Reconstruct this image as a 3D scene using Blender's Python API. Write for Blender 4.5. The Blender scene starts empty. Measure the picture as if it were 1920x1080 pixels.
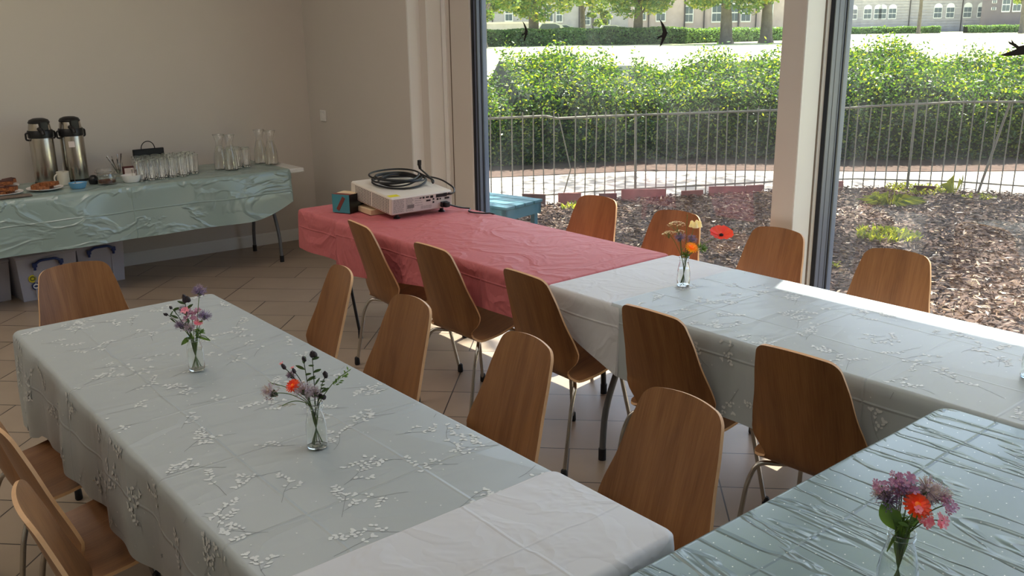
import bpy, math, random
import numpy as np
from mathutils import Vector, Matrix, Euler
R = math.radians
sc = bpy.context.scene
COL = sc.collection

# ---------------------------------------------------------------- camera, sky, sun, exposure
F_PX, CAM_H = 1723.0, 1.75
YAW, PIT, ROL = R(39.36), R(15.78), R(-.794)
fw = Vector((math.sin(YAW)*math.cos(PIT), math.cos(YAW)*math.cos(PIT), -math.sin(PIT)))
r0 = Vector((math.cos(YAW), -math.sin(YAW), 0)); u0 = r0.cross(fw)
rt = r0*math.cos(ROL) + u0*math.sin(ROL); upv = -r0*math.sin(ROL) + u0*math.cos(ROL)
cd = bpy.data.cameras.new('camera'); cam = bpy.data.objects.new('camera', cd); COL.objects.link(cam)
cam.matrix_world = Matrix(((rt.x, upv.x, -fw.x, 0), (rt.y, upv.y, -fw.y, 0), (rt.z, upv.z, -fw.z, CAM_H), (0, 0, 0, 1)))
cd.sensor_width = 36; cd.lens = F_PX/1920*36; cd.clip_start = .05; cd.clip_end = 900
sc.camera = cam
sc.view_settings.view_transform = 'Standard'; sc.view_settings.look = 'None'
sc.view_settings.gamma = 1; sc.view_settings.use_curve_mapping = False
sc.view_settings.exposure = 0.08
sc.cycles.transparent_max_bounces = 40; sc.cycles.max_bounces = 32; sc.cycles.transmission_bounces = 32
world = bpy.data.worlds.new('sky'); sc.world = world; world.use_nodes = True
wn = world.node_tree; bg = wn.nodes['Background']
sky = wn.nodes.new('ShaderNodeTexSky'); sky.sky_type = 'NISHITA'; sky.sun_disc = False
sky.sun_elevation = R(58); sky.sun_rotation = R(60); sky.air_density = 1.0; sky.dust_density = 2.5; sky.ozone_density = 1
wn.links.new(sky.outputs[0], bg.inputs[0]); bg.inputs[1].default_value = 0.50
SUN = Vector((-.42, -.155, -1)).normalized()
sl = bpy.data.lights.new('sun', 'SUN'); sl.energy = 22; sl.angle = R(.6); sl.color = (1, .95, .86)
so = bpy.data.objects.new('sun', sl); COL.objects.link(so); so.rotation_euler = SUN.to_track_quat('-Z', 'Y').to_euler()
# unseen fill lamps added under the ceiling to brighten the room
for lx, ly, e, c in ((1.6, 1.2, 13, (.92, .96, 1)), (1.2, 4.6, 26, (1, .90, .82)), (-1.8, 1.5, 14, (.98, .96, .96)), (-1.6, 5.0, 30, (1, .90, .82))):
    al = bpy.data.lights.new('indoor_fill_light', 'AREA'); al.shape = 'RECTANGLE'; al.size = 1.8; al.size_y = 1.8; al.energy = e; al.color = c
    ao = bpy.data.objects.new('indoor_fill_light', al); COL.objects.link(ao); ao.location = (lx, ly, 3.4)

# ---------------------------------------------------------------- mesh helper
class MB:
    def __init__(s): s.v = []; s.f = []; s.m = []; s.uv = []
    def add(s, vs, fs, m=0, uv=None):
        b = len(s.v); s.v += [tuple(p) for p in vs]
        for f in fs: s.f.append(tuple(b+i for i in f)); s.m.append(m)
        s.uv += (list(uv) if uv is not None else [(p[0], p[1]) for p in vs])
    def box(s, x0, x1, y0, y1, z0, z1, m=0):
        vs = [(x, y, z) for z in (z0, z1) for x, y in ((x0, y0), (x1, y0), (x1, y1), (x0, y1))]
        s.add(vs, [(3, 2, 1, 0), (4, 5, 6, 7), (0, 1, 5, 4), (1, 2, 6, 5), (2, 3, 7, 6), (3, 0, 4, 7)], m)
    def rbox(s, x0, x1, y0, y1, z0, z1, r=.004, m=0, n=3):
        "box with rounded vertical edges and chamfered rims"
        r = min(r, (x1-x0)/2.01, (y1-y0)/2.01, (z1-z0)/2.01)
        def ring(z, e):
            o = []
            for cx, cy, a0 in ((x1-r, y1-r, 0), (x0+r, y1-r, 90), (x0+r, y0+r, 180), (x1-r, y0+r, 270)):
                for k in range(n+1):
                    a = R(a0+90*k/n); o.append((cx+(r-e)*math.cos(a), cy+(r-e)*math.sin(a), z))
            return o
        rs = [ring(z0, r*.6), ring(z0+r*.6, 0), ring(z1-r*.6, 0), ring(z1, r*.6)]
        k = len(rs[0]); vs = sum(rs, [])
        fs = [tuple(range(k-1, -1, -1)), tuple(range(3*k, 4*k))]
        for j in range(3):
            for i in range(k): fs.append((j*k+i, j*k+(i+1) % k, (j+1)*k+(i+1) % k, (j+1)*k+i))
        s.add(vs, fs, m)
    def tube(s, pts, r, n=8, m=0, cap=True, closed=False):
        P = [Vector(p) for p in pts]; N = len(P)
        rr = r if isinstance(r, (list, tuple)) else [r]*N
        ref = None; vs = []
        for i in range(N):
            a = P[(i-1) % N] if (closed or i > 0) else P[i]; b = P[(i+1) % N] if (closed or i < N-1) else P[i]
            t = (b-a)
            if t.length < 1e-9: t = Vector((0, 0, 1))
            t.normalize()
            if ref is None: ref = Vector((0, 0, 1)) if abs(t.z) < .9 else Vector((1, 0, 0))
            x = (ref - t*ref.dot(t))
            if x.length < 1e-6: x = t.orthogonal()
            x.normalize(); y = t.cross(x); ref = x
            for k in range(n):
                an = 2*math.pi*k/n; vs.append(P[i]+x*(rr[i]*math.cos(an))+y*(rr[i]*math.sin(an)))
        fs = []
        for i in range(N if closed else N-1):
            j = (i+1) % N
            for k in range(n): fs.append((i*n+k, i*n+(k+1) % n, j*n+(k+1) % n, j*n+k))
        if cap and not closed: fs += [tuple(range(n-1, -1, -1)), tuple(range((N-1)*n, N*n))]
        s.add(vs, fs, m)
    def lathe(s, prof, n=24, m=0, c=(0, 0, 0), sx=1, sy=1):
        vs = []; fs = []; N = len(prof)
        for r, z in prof:
            for k in range(n):
                a = 2*math.pi*k/n; vs.append((c[0]+r*sx*math.cos(a), c[1]+r*sy*math.sin(a), c[2]+z))
        for i in range(N-1):
            for k in range(n): fs.append((i*n+k, i*n+(k+1) % n, (i+1)*n+(k+1) % n, (i+1)*n+k))
        if prof[0][0] > 1e-5: fs.append(tuple(range(n-1, -1, -1)))
        if prof[-1][0] > 1e-5: fs.append(tuple(range((N-1)*n, N*n)))
        s.add(vs, fs, m)
    def prism(s, poly, z0, z1, m=0, xf=None):
        n = len(poly); vs = [(x, y, z0) for x, y in poly]+[(x, y, z1) for x, y in poly]
        if xf: vs = [xf(p) for p in vs]
        s.add(vs, [tuple(range(n-1, -1, -1)), tuple(range(n, 2*n))]+[(i, (i+1) % n, n+(i+1) % n, n+i) for i in range(n)], m)
    def grid(s, P, nu, nv, m=0, uvf=None):
        b = []; uv = []
        for j in range(nv+1):
            for i in range(nu+1):
                b.append(P(i/nu, j/nv)); uv.append(uvf(i/nu, j/nv) if uvf else (i/nu, j/nv))
        s.add(b, [(j*(nu+1)+i, j*(nu+1)+i+1, (j+1)*(nu+1)+i+1, (j+1)*(nu+1)+i) for j in range(nv) for i in range(nu)], m, uv)
    def build(s, name, mats, parent=None, smooth=False, loc=None, rot=None, angle=None):
        me = bpy.data.meshes.new(name); me.from_pydata(s.v, [], s.f)
        mats = mats if isinstance(mats, (list, tuple)) else [mats]
        for mt in mats: me.materials.append(mt)
        me.polygons.foreach_set('material_index', s.m)
        ul = me.uv_layers.new(name='UV'); li = np.zeros(len(me.loops), dtype=np.int32); me.loops.foreach_get('vertex_index', li)
        ul.data.foreach_set('uv', np.array(s.uv, dtype=np.float32)[li].ravel())
        if smooth:
            me.polygons.foreach_set('use_smooth', [True]*len(me.polygons))
            me.set_sharp_from_angle(angle=R(angle or 40))
        me.update()
        o = bpy.data.objects.new(name, me); COL.objects.link(o)
        if parent is not None: o.parent = parent
        if loc is not None: o.location = loc
        if rot is not None: o.rotation_euler = rot
        return o

def tag(o, label=None, cat=None, group=None, kind=None):
    if label: o['label'] = label
    if cat: o['category'] = cat
    if group: o['group'] = group
    if kind: o['kind'] = kind
    return o
def thing(name, label, cat, loc=(0, 0, 0), rz=0, group=None, kind=None):
    o = bpy.data.objects.new(name, None); o.empty_display_size = .1; COL.objects.link(o); o.location = loc; o.rotation_euler = (0, 0, rz)
    return tag(o, label, cat, group, kind)
def struct(o): o['kind'] = 'structure'; return o
def dup(root, loc=None, rz=None, label=None, group=None, rot=None):
    r = root.copy(); COL.objects.link(r)
    if loc is not None: r.location = loc
    if rz is not None: r.rotation_euler = (0, 0, rz)
    if rot is not None: r.rotation_euler = rot
    if label: r['label'] = label
    if group: r['group'] = group
    for ch in KIDS.get(root.name, []):
        c = ch.copy(); COL.objects.link(c); c.parent = r
        for g in KIDS.get(ch.name, []):
            d = g.copy(); COL.objects.link(d); d.parent = c
    return r
KIDS = {}
def index_kids():
    KIDS.clear()
    for o in bpy.data.objects:
        if o.parent: KIDS.setdefault(o.parent.name, []).append(o)

# ---------------------------------------------------------------- materials
def rgb(r, g, b):
    f = lambda c: (c/255/12.92) if c/255 <= .04045 else ((c/255+.055)/1.055)**2.4
    return (f(r), f(g), f(b), 1)
def new(name):
    m = bpy.data.materials.new(name); m.use_nodes = True
    return m, m.node_tree.nodes, m.node_tree.links, m.node_tree.nodes['Principled BSDF']
def mat(name, col, rough=.5, metal=0, spec=.5, trans=0, ior=1.45, noise=0, nscale=20, bump=0, bscale=60, alpha=1, emis=None, sheen=0):
    m, N, L, b = new(name)
    b.inputs['Base Color'].default_value = col; b.inputs['Roughness'].default_value = rough; b.inputs['Metallic'].default_value = metal
    b.inputs['Specular IOR Level'].default_value = spec; b.inputs['Transmission Weight'].default_value = trans; b.inputs['IOR'].default_value = ior
    b.inputs['Alpha'].default_value = alpha
    if sheen: b.inputs['Sheen Weight'].default_value = sheen
    if noise or bump:
        tc = N.new('ShaderNodeTexCoord')
    if noise:
        t = N.new('ShaderNodeTexNoise'); t.inputs['Scale'].default_value = nscale; t.inputs['Detail'].default_value = 5; L.new(tc.outputs['Object'], t.inputs['Vector'])
        mr = N.new('ShaderNodeMapRange'); mr.inputs['From Min'].default_value = .3; mr.inputs['From Max'].default_value = .7
        mr.inputs['To Min'].default_value = 1-noise; mr.inputs['To Max'].default_value = 1+noise; L.new(t.outputs['Fac'], mr.inputs['Value'])
        mx = N.new('ShaderNodeVectorMath'); mx.operation = 'SCALE'; mx.inputs[0].default_value = col[:3]; L.new(mr.outputs[0], mx.inputs['Scale']); L.new(mx.outputs[0], b.inputs['Base Color'])
    if bump:
        t = N.new('ShaderNodeTexNoise'); t.inputs['Scale'].default_value = bscale; t.inputs['Detail'].default_value = 4; L.new(tc.outputs['Object'], t.inputs['Vector'])
        bp = N.new('ShaderNodeBump'); bp.inputs['Strength'].default_value = bump; bp.inputs['Distance'].default_value = .01
        L.new(t.outputs['Fac'], bp.inputs['Height']); L.new(bp.outputs[0], b.inputs['Normal'])
    return m
def math_node(N, L, op, a, b=None, c=None):
    n = N.new('ShaderNodeMath'); n.operation = op
    for i, x in enumerate((a, b, c)):
        if x is None: continue
        if isinstance(x, (int, float)): n.inputs[i].default_value = x
        else: L.new(x, n.inputs[i])
    return n.outputs[0]
def cloth_mat(name, col, rough=.6, spec=.4, crease=(.3, .38), fold=.4, wr=.5, wscale=5, weave=0, dots=False, stretch=(1, 1, 1), var=.03, sharp=9):
    m, N, L, b = new(name)
    b.inputs['Roughness'].default_value = rough; b.inputs['Specular IOR Level'].default_value = spec
    uv = N.new('ShaderNodeUVMap').outputs[0]
    sp = N.new('ShaderNodeSeparateXYZ'); L.new(uv, sp.inputs[0])
    dn = N.new('ShaderNodeTexNoise'); dn.inputs['Scale'].default_value = 2.2; dn.inputs['Detail'].default_value = 2; L.new(uv, dn.inputs['Vector'])
    wob = math_node(N, L, 'MULTIPLY', math_node(N, L, 'SUBTRACT', dn.outputs['Fac'], .5), .03)
    hs = []
    for ax, per in zip(('X', 'Y'), crease):
        x = math_node(N, L, 'ADD', sp.outputs[ax], wob)
        f = math_node(N, L, 'ABSOLUTE', math_node(N, L, 'SUBTRACT', math_node(N, L, 'FRACT', math_node(N, L, 'DIVIDE', x, per)), .5))
        d = math_node(N, L, 'MULTIPLY', f, per)          # metres from the crease
        hs.append(math_node(N, L, 'SUBTRACT', 1, math_node(N, L, 'MINIMUM', math_node(N, L, 'DIVIDE', d, .006), 1)))
    cre = math_node(N, L, 'MAXIMUM', hs[0], hs[1])
    mp = N.new('ShaderNodeMapping'); mp.inputs['Scale'].default_value = stretch; L.new(uv, mp.inputs[0])
    w = N.new('ShaderNodeTexNoise'); w.inputs['Scale'].default_value = wscale; w.inputs['Detail'].default_value = 3; w.inputs['Distortion'].default_value = .6; L.new(mp.outputs[0], w.inputs['Vector'])
    rid = math_node(N, L, 'SUBTRACT', 1, math_node(N, L, 'MULTIPLY', math_node(N, L, 'ABSOLUTE', math_node(N, L, 'SUBTRACT', w.outputs['Fac'], .5)), sharp))
    rid = math_node(N, L, 'MAXIMUM', rid, 0)
    h = math_node(N, L, 'ADD', math_node(N, L, 'MULTIPLY', cre, fold), math_node(N, L, 'MULTIPLY', rid, wr))
    bp = N.new('ShaderNodeBump'); bp.inputs['Strength'].default_value = 1; bp.inputs['Distance'].default_value = .004; L.new(h, bp.inputs['Height'])
    nrm = bp.outputs[0]
    if weave:
        wv = N.new('ShaderNodeTexNoise'); wv.inputs['Scale'].default_value = 60; wv.inputs['Detail'].default_value = 3
        mp2 = N.new('ShaderNodeMapping'); mp2.inputs['Scale'].default_value = (1, 7, 1); L.new(uv, mp2.inputs[0]); L.new(mp2.outputs[0], wv.inputs['Vector'])
        b2 = N.new('ShaderNodeBump'); b2.inputs['Strength'].default_value = weave; b2.inputs['Distance'].default_value = .001; L.new(wv.outputs['Fac'], b2.inputs['Height']); L.new(nrm, b2.inputs['Normal']); nrm = b2.outputs[0]
    L.new(nrm, b.inputs['Normal'])
    vn = N.new('ShaderNodeTexNoise'); vn.inputs['Scale'].default_value = 40 if weave else 3; vn.inputs['Detail'].default_value = 4
    if weave: L.new(mp2.outputs[0], vn.inputs['Vector'])
    else: L.new(uv, vn.inputs['Vector'])
    k = math_node(N, L, 'ADD', 1-var, math_node(N, L, 'MULTIPLY', vn.outputs['Fac'], 2*var))
    vm = N.new('ShaderNodeVectorMath'); vm.operation = 'SCALE'; vm.inputs[0].default_value = col[:3]; L.new(k, vm.inputs['Scale'])
    out = vm.outputs[0]
    if dots:
        fx = [math_node(N, L, 'SUBTRACT', math_node(N, L, 'FRACT', math_node(N, L, 'DIVIDE', sp.outputs[a], .040)), .5) for a in ('X', 'Y')]
        dd = math_node(N, L, 'SQRT', math_node(N, L, 'ADD', math_node(N, L, 'POWER', math_node(N, L, 'ABSOLUTE', fx[0]), 2), math_node(N, L, 'POWER', math_node(N, L, 'ABSOLUTE', fx[1]), 2)))
        k2 = math_node(N, L, 'LESS_THAN', dd, .038)
        mx = N.new('ShaderNodeMix'); mx.data_type = 'RGBA'; L.new(k2, mx.inputs[0]); L.new(out, mx.inputs[6]); mx.inputs[7].default_value = rgb(225, 232, 228); out = mx.outputs[2]
    L.new(out, b.inputs['Base Color'])
    return m
def wood_mat(name, c1, c2, rough=.38, scale=1.0, uvmap=True):
    m, N, L, b = new(name); b.inputs['Roughness'].default_value = rough; b.inputs['Specular IOR Level'].default_value = .4
    src = N.new('ShaderNodeUVMap').outputs[0] if uvmap else N.new('ShaderNodeTexCoord').outputs['Object']
    oi = N.new('ShaderNodeObjectInfo')
    ofs = N.new('ShaderNodeVectorMath'); ofs.operation = 'ADD'; L.new(src, ofs.inputs[0])
    cx = N.new('ShaderNodeCombineXYZ'); L.new(math_node(N, L, 'MULTIPLY', oi.outputs['Random'], 7), cx.inputs[0]); L.new(math_node(N, L, 'MULTIPLY', oi.outputs['Random'], 13), cx.inputs[1]); L.new(cx.outputs[0], ofs.inputs[1])
    mp = N.new('ShaderNodeMapping'); mp.inputs['Scale'].default_value = (26*scale, 2.2*scale, 1); L.new(ofs.outputs[0], mp.inputs[0])
    n1 = N.new('ShaderNodeTexNoise'); n1.inputs['Scale'].default_value = 1.0; n1.inputs['Detail'].default_value = 6; n1.inputs['Distortion'].default_value = .8; L.new(mp.outputs[0], n1.inputs['Vector'])
    mp2 = N.new('ShaderNodeMapping'); mp2.inputs['Scale'].default_value = (260*scale, 9*scale, 1); L.new(ofs.outputs[0], mp2.inputs[0])
    n2 = N.new('ShaderNodeTexNoise'); n2.inputs['Scale'].default_value = 1.0; n2.inputs['Detail'].default_value = 3; L.new(mp2.outputs[0], n2.inputs['Vector'])
    mp3 = N.new('ShaderNodeMapping'); mp3.inputs['Scale'].default_value = (9*scale, .5*scale, 1); L.new(ofs.outputs[0], mp3.inputs[0])
    n3 = N.new('ShaderNodeTexNoise'); n3.inputs['Scale'].default_value = 1.0; n3.inputs['Detail'].default_value = 1; L.new(mp3.outputs[0], n3.inputs['Vector'])
    f = math_node(N, L, 'ADD', math_node(N, L, 'ADD', math_node(N, L, 'MULTIPLY', n1.outputs['Fac'], .6), math_node(N, L, 'MULTIPLY', n2.outputs['Fac'], .45)), math_node(N, L, 'MULTIPLY', n3.outputs['Fac'], .5))
    cr = N.new('ShaderNodeValToRGB'); cr.color_ramp.elements[0].position = .5; cr.color_ramp.elements[1].position = 1.02
    cr.color_ramp.elements[0].color = c1; cr.color_ramp.elements[1].color = c2; L.new(f, cr.inputs[0]); L.new(cr.outputs[0], b.inputs['Base Color'])
    return m
def tile_mat():
    m, N, L, b = new('floor_tiles'); b.inputs['Roughness'].default_value = .34; b.inputs['Specular IOR Level'].default_value = .45
    tc = N.new('ShaderNodeTexCoord'); mp = N.new('ShaderNodeMapping'); mp.inputs['Rotation'].default_value = (0, 0, R(45)); mp.inputs['Location'].default_value = (.12, .0, 0)
    L.new(tc.outputs['Object'], mp.inputs[0])
    br = N.new('ShaderNodeTexBrick'); br.inputs['Scale'].default_value = 1; br.offset = .5; br.offset_frequency = 3; br.squash = 1
    br.inputs['Brick Width'].default_value = .606; br.inputs['Row Height'].default_value = .303; br.inputs['Mortar Size'].default_value = .003; br.inputs['Mortar Smooth'].default_value = 0
    br.inputs['Color1'].default_value = rgb(162, 144, 124); br.inputs['Color2'].default_value = rgb(150, 133, 114); br.inputs['Mortar'].default_value = rgb(52, 42, 36)
    L.new(mp.outputs[0], br.inputs['Vector'])
    n = N.new('ShaderNodeTexNoise'); n.inputs['Scale'].default_value = 5; n.inputs['Detail'].default_value = 6; L.new(tc.outputs['Object'], n.inputs['Vector'])
    mr = N.new('ShaderNodeMapRange'); mr.inputs[3].default_value = .86; mr.inputs[4].default_value = 1.12; L.new(n.outputs['Fac'], mr.inputs[0])
    vm = N.new('ShaderNodeVectorMath'); vm.operation = 'SCALE'; L.new(br.outputs['Color'], vm.inputs[0]); L.new(mr.outputs[0], vm.inputs['Scale']); L.new(vm.outputs[0], b.inputs['Base Color'])
    bp = N.new('ShaderNodeBump'); bp.inputs['Strength'].default_value = .5; bp.inputs['Distance'].default_value = .003; bp.invert = True; L.new(br.outputs['Fac'], bp.inputs['Height']); L.new(bp.outputs[0], b.inputs['Normal'])
    return m
def pane_mat(name, tint=(.80, .86, .84, 1), veil=0, k0=.045):
    m, N, L, b = new(name); N.remove(b)
    t = N.new('ShaderNodeBsdfTransparent'); t.inputs[0].default_value = tint
    g = N.new('ShaderNodeBsdfGlossy'); g.inputs['Roughness'].default_value = .02
    geo = N.new('ShaderNodeNewGeometry'); dt = N.new('ShaderNodeVectorMath'); dt.operation = 'DOT_PRODUCT'; L.new(geo.outputs['Normal'], dt.inputs[0]); L.new(geo.outputs['Incoming'], dt.inputs[1])
    c5 = math_node(N, L, 'POWER', math_node(N, L, 'SUBTRACT', 1, math_node(N, L, 'ABSOLUTE', dt.outputs['Value'])), 5)
    k = math_node(N, L, 'ADD', k0, math_node(N, L, 'MULTIPLY', c5, 1-k0))
    mx = N.new('ShaderNodeMixShader'); L.new(k, mx.inputs[0]); L.new(t.outputs[0], mx.inputs[1]); L.new(g.outputs[0], mx.inputs[2])
    if veil:      # translucent mix put into the glass for a hazy veil of glare
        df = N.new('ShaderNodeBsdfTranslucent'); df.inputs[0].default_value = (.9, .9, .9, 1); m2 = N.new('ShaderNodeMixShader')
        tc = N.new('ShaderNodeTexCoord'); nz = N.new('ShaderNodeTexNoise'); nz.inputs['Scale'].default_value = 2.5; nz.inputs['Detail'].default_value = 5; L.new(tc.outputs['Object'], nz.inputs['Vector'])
        L.new(math_node(N, L, 'MULTIPLY', math_node(N, L, 'POWER', nz.outputs['Fac'], 2), veil*4), m2.inputs[0]); L.new(mx.outputs[0], m2.inputs[1]); L.new(df.outputs[0], m2.inputs[2]); mx = m2
    L.new(mx.outputs[0], N['Material Output'].inputs[0]); return m
def thin_glass(name, tint=(.93, .97, .95, 1), k0=.07):
    return pane_mat(name, tint, 0, k0)
def leaf_mat(name, cols, trans=.5, rough=.5):
    m, N, L, b = new(name); N.remove(b)
    geo = N.new('ShaderNodeNewGeometry'); cr = N.new('ShaderNodeValToRGB')
    while len(cr.color_ramp.elements) < len(cols): cr.color_ramp.elements.new(.5)
    for i, c in enumerate(cols): cr.color_ramp.elements[i].position = i/(len(cols)-1); cr.color_ramp.elements[i].color = c
    L.new(geo.outputs['Random Per Island'], cr.inputs[0])
    d = N.new('ShaderNodeBsdfDiffuse'); t = N.new('ShaderNodeBsdfTranslucent'); L.new(cr.outputs[0], d.inputs[0])
    mm = N.new('ShaderNodeVectorMath'); mm.operation = 'MULTIPLY'; mm.inputs[1].default_value = (2.6, 2.1, .5); L.new(cr.outputs[0], mm.inputs[0]); L.new(mm.outputs[0], t.inputs[0])
    mx = N.new('ShaderNodeMixShader'); mx.inputs[0].default_value = trans; L.new(d.outputs[0], mx.inputs[1]); L.new(t.outputs[0], mx.inputs[2])
    g = N.new('ShaderNodeBsdfGlossy'); g.inputs['Roughness'].default_value = .45; mx2 = N.new('ShaderNodeMixShader'); mx2.inputs[0].default_value = .05
    L.new(mx.outputs[0], mx2.inputs[1]); L.new(g.outputs[0], mx2.inputs[2]); L.new(mx2.outputs[0], N['Material Output'].inputs[0]); return m

M = {}
M['wall'] = mat('wall_paint', rgb(205, 199, 190), .85, noise=.015, nscale=2)
M['trim_white'] = mat('white_gloss_paint', rgb(226, 226, 222), .45)
M['trim_line'] = mat('joint_seal', rgb(110, 96, 82), .7)
M['frame'] = mat('grey_aluminium', rgb(100, 110, 130), .4)
M['frame_dark'] = mat('dark_gasket', rgb(38, 42, 50), .5)
M['tile'] = tile_mat()
M['ceil'] = mat('ceiling_paint', rgb(235, 233, 228), .9)
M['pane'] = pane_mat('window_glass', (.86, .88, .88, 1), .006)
M['wood'] = wood_mat('chair_oak_veneer', rgb(108, 68, 38), rgb(160, 112, 68))
M['wood_edge'] = mat('plywood_edge', rgb(222, 178, 132), .45, noise=.06, nscale=30)
M['chrome'] = mat('chrome_tube', rgb(190, 186, 178), .22, metal=1)
M['rubber'] = mat('black_rubber', rgb(24, 24, 26), .6)
M['grey_tube'] = mat('grey_powder_coated_tube', rgb(104, 106, 108), .4, metal=.3)
M['black_metal'] = mat('black_metal', rgb(30, 28, 28), .4, metal=.3)
M['laminate'] = mat('white_laminate', rgb(214, 212, 206), .5)
M['blue_cloth'] = cloth_mat('blossom_cloth', rgb(172, 180, 180), .42, .5, (.31, .37), .35, .5, 2.6, stretch=(.45, 1.3, 1), sharp=12)
M['cream_cloth'] = cloth_mat('plain_white_cloth', rgb(206, 207, 208), .6, .35, (.42, .5), .35, .55, 5)
M['teal_cloth'] = cloth_mat('teal_dotted_oilcloth', rgb(124, 144, 145), .26, .55, (.38, .36), .7, 1.2, 3.4, dots=True, stretch=(3.2, .7, 1), var=.04, sharp=24)
M['teal_side'] = cloth_mat('teal_plastic_cloth', rgb(146, 166, 159), .24, .9, (1.3, .2), .7, 1.3, 3.0, stretch=(1, 1.6, 1), var=.05, sharp=16)
M['red_cloth'] = cloth_mat('red_linen_cloth', rgb(192, 103, 106), .62, .5, (.93, .33), .5, 1.3, 4.2, weave=.5, var=.22)
M['petal_print'] = mat('white_print', rgb(216, 220, 216), .5)
M['twig_print'] = mat('grey_brown_print', rgb(138, 142, 142), .6)
M['steel'] = mat('brushed_steel', rgb(186, 180, 170), .25, metal=1, noise=.05, nscale=8)
M['black'] = mat('black_plastic', rgb(22, 22, 23), .4)
M['glass'] = thin_glass('clear_glass', (.985, .992, .988, 1))
M['glass_rim'] = mat('thick_clear_glass', (.9, .97, .95, 1), .02, trans=1, ior=1.45)
M['real_glass'] = mat('blown_glass', (.99, .995, .99, 1), .0, trans=1, ior=1.45)
M['water'] = thin_glass('water', (.965, .975, .955, 1), .03)
M['cream'] = mat('cream_ceramic', rgb(214, 208, 190), .3)
M['white_cer'] = mat('white_ceramic', rgb(236, 234, 230), .25)
M['cake'] = mat('brown_cake', rgb(150, 92, 52), .6, noise=.5, nscale=60, bump=.8, bscale=90)
M['icing'] = mat('dark_cake', rgb(84, 42, 32), .5, noise=.4, nscale=50, bump=.8, bscale=80)
M['board'] = mat('worn_board', rgb(112, 100, 88), .7, noise=.2, nscale=30)
M['blue_cer'] = mat('blue_ceramic', rgb(104, 160, 196), .3)
M['sugar'] = mat('sugar', rgb(235, 232, 225), .8, bump=.5, bscale=200)
M['coffee'] = mat('coffee_granules', rgb(92, 48, 24), .8, noise=.4, nscale=150, bump=.8, bscale=200)
M['teabag_box'] = mat('maroon_cardboard', rgb(84, 38, 36), .7)
M['paper'] = mat('paper_label', rgb(226, 214, 208), .8)
M['plastic_box'] = mat('translucent_plastic', rgb(206, 204, 214), .3, alpha=.62)
M['box_handle'] = mat('blue_handle', rgb(34, 54, 110), .4)
M['yellow'] = mat('yellow_sticker', rgb(220, 205, 40), .5)
M['navy'] = mat('navy_sticker', rgb(30, 50, 100), .5)
M['proj'] = mat('cream_white_plastic', rgb(214, 206, 194), .45)
M['proj_back'] = mat('projector_panel', rgb(208, 200, 192), .5)
M['print_grey'] = mat('grey_print', rgb(128, 124, 120), .7)
M['dark'] = mat('dark_socket', rgb(20, 20, 22), .5)
M['turq'] = mat('turquoise_card', rgb(66, 138, 150), .5)
M['maroon'] = mat('maroon_card', rgb(120, 60, 52), .5)
M['tan_card'] = mat('tan_card', rgb(222, 196, 160), .6)

# ---------------------------------------------------------------- room shell
XW, XG = 3.73, 4.02
YB = 7.24
HD, CE = 3.24, 3.5
def wedge_wall():
    o = MB(); y = lambda x: YB+(XW-x)*.045
    o.add([(XW+.3, y(XW+.3), 0), (-4, y(-4), 0), (-4, y(-4)+.2, 0), (XW+.3, y(XW+.3)+.2, 0), (XW+.3, y(XW+.3), CE), (-4, y(-4), CE), (-4, y(-4)+.2, CE), (XW+.3, y(XW+.3)+.2, CE)],
          [(3, 2, 1, 0), (4, 5, 6, 7), (0, 1, 5, 4), (1, 2, 6, 5), (2, 3, 7, 6), (3, 0, 4, 7)])
    return o
struct(wedge_wall().build('wall_back', M['wall']))
m = MB(); m.box(-4.2, 4.1, -4.2, 7.9, -.15, 0); struct(m.build('floor', M['tile']))
m = MB(); m.box(-4.2, 4.06, -4.2, 7.9, CE, CE+.15); struct(m.build('ceiling', M['ceil']))
m = MB(); m.box(-4.2, -4, -4.2, 7.9, 0, CE); struct(m.build('wall_left', M['wall']))
m = MB(); m.box(-4.0, 4.1, -4.2, -4, 0, CE); struct(m.build('wall_front', M['wall']))
# window wall: thick solid part left of the glazing, stepped reveals, pillar, header
m = MB()
m.box(XW, XW+.33, 5.68, YB+.1, 0, CE)              # plain wall
m.box(3.826, XW+.33, 5.58, 5.679, 0, CE)           # first step back
m.box(3.955, XW+.33, 5.25, 5.579, 0, CE)           # second step back
m.box(XW, XW+.33, 5.18, 5.25, HD, CE)
m.box(XW, XW+.33, -4, 5.25, HD, CE)                # header over the glazing
m.box(XW, XW+.33, 2.573, 5.25, 2.91, HD)
m.box(XW, XW+.33, -4.0, -2.6, 0, HD)
struct(m.build('wall_right', M['wall']))
m = MB(); m.box(XW-.002, 3.826, 5.664, 5.678, .0, CE-.01); m.box(3.826, 3.957, 5.566, 5.58, 0, CE-.01)
m.box(3.945, 3.955, 5.515, 5.56, 0, CE-.01); m.box(3.957, 3.985, 5.244, 5.2495, 0, CE-.01); struct(m.build('trim_1', M['trim_white']))
m = MB(); m.box(3.95, 3.956, 5.548, 5.552, 0, CE-.01); m.box(3.95, 3.956, 5.525, 5.528, 0, CE-.01); m.box(3.951, 3.9562, 5.468, 5.474, 0, CE-.01); struct(m.build('trim_2', M['trim_line']))
m = MB(); m.box(XW, 4.1, 2.455, 2.573, 0, HD); struct(m.build('pillar_wall', M['wall'])).name = 'wall_pillar'
m = MB(); m.box(XW+.001, 3.868, 2.449, 2.455, 0, HD); m.box(3.884, 3.908, 2.446, 2.455, 0, HD); struct(m.build('trim_3', M['trim_white']))
m = MB(); m.box(3.868, 3.884, 2.451, 2.455, 0, HD); struct(m.build('trim_4', M['trim_line']))
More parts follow.
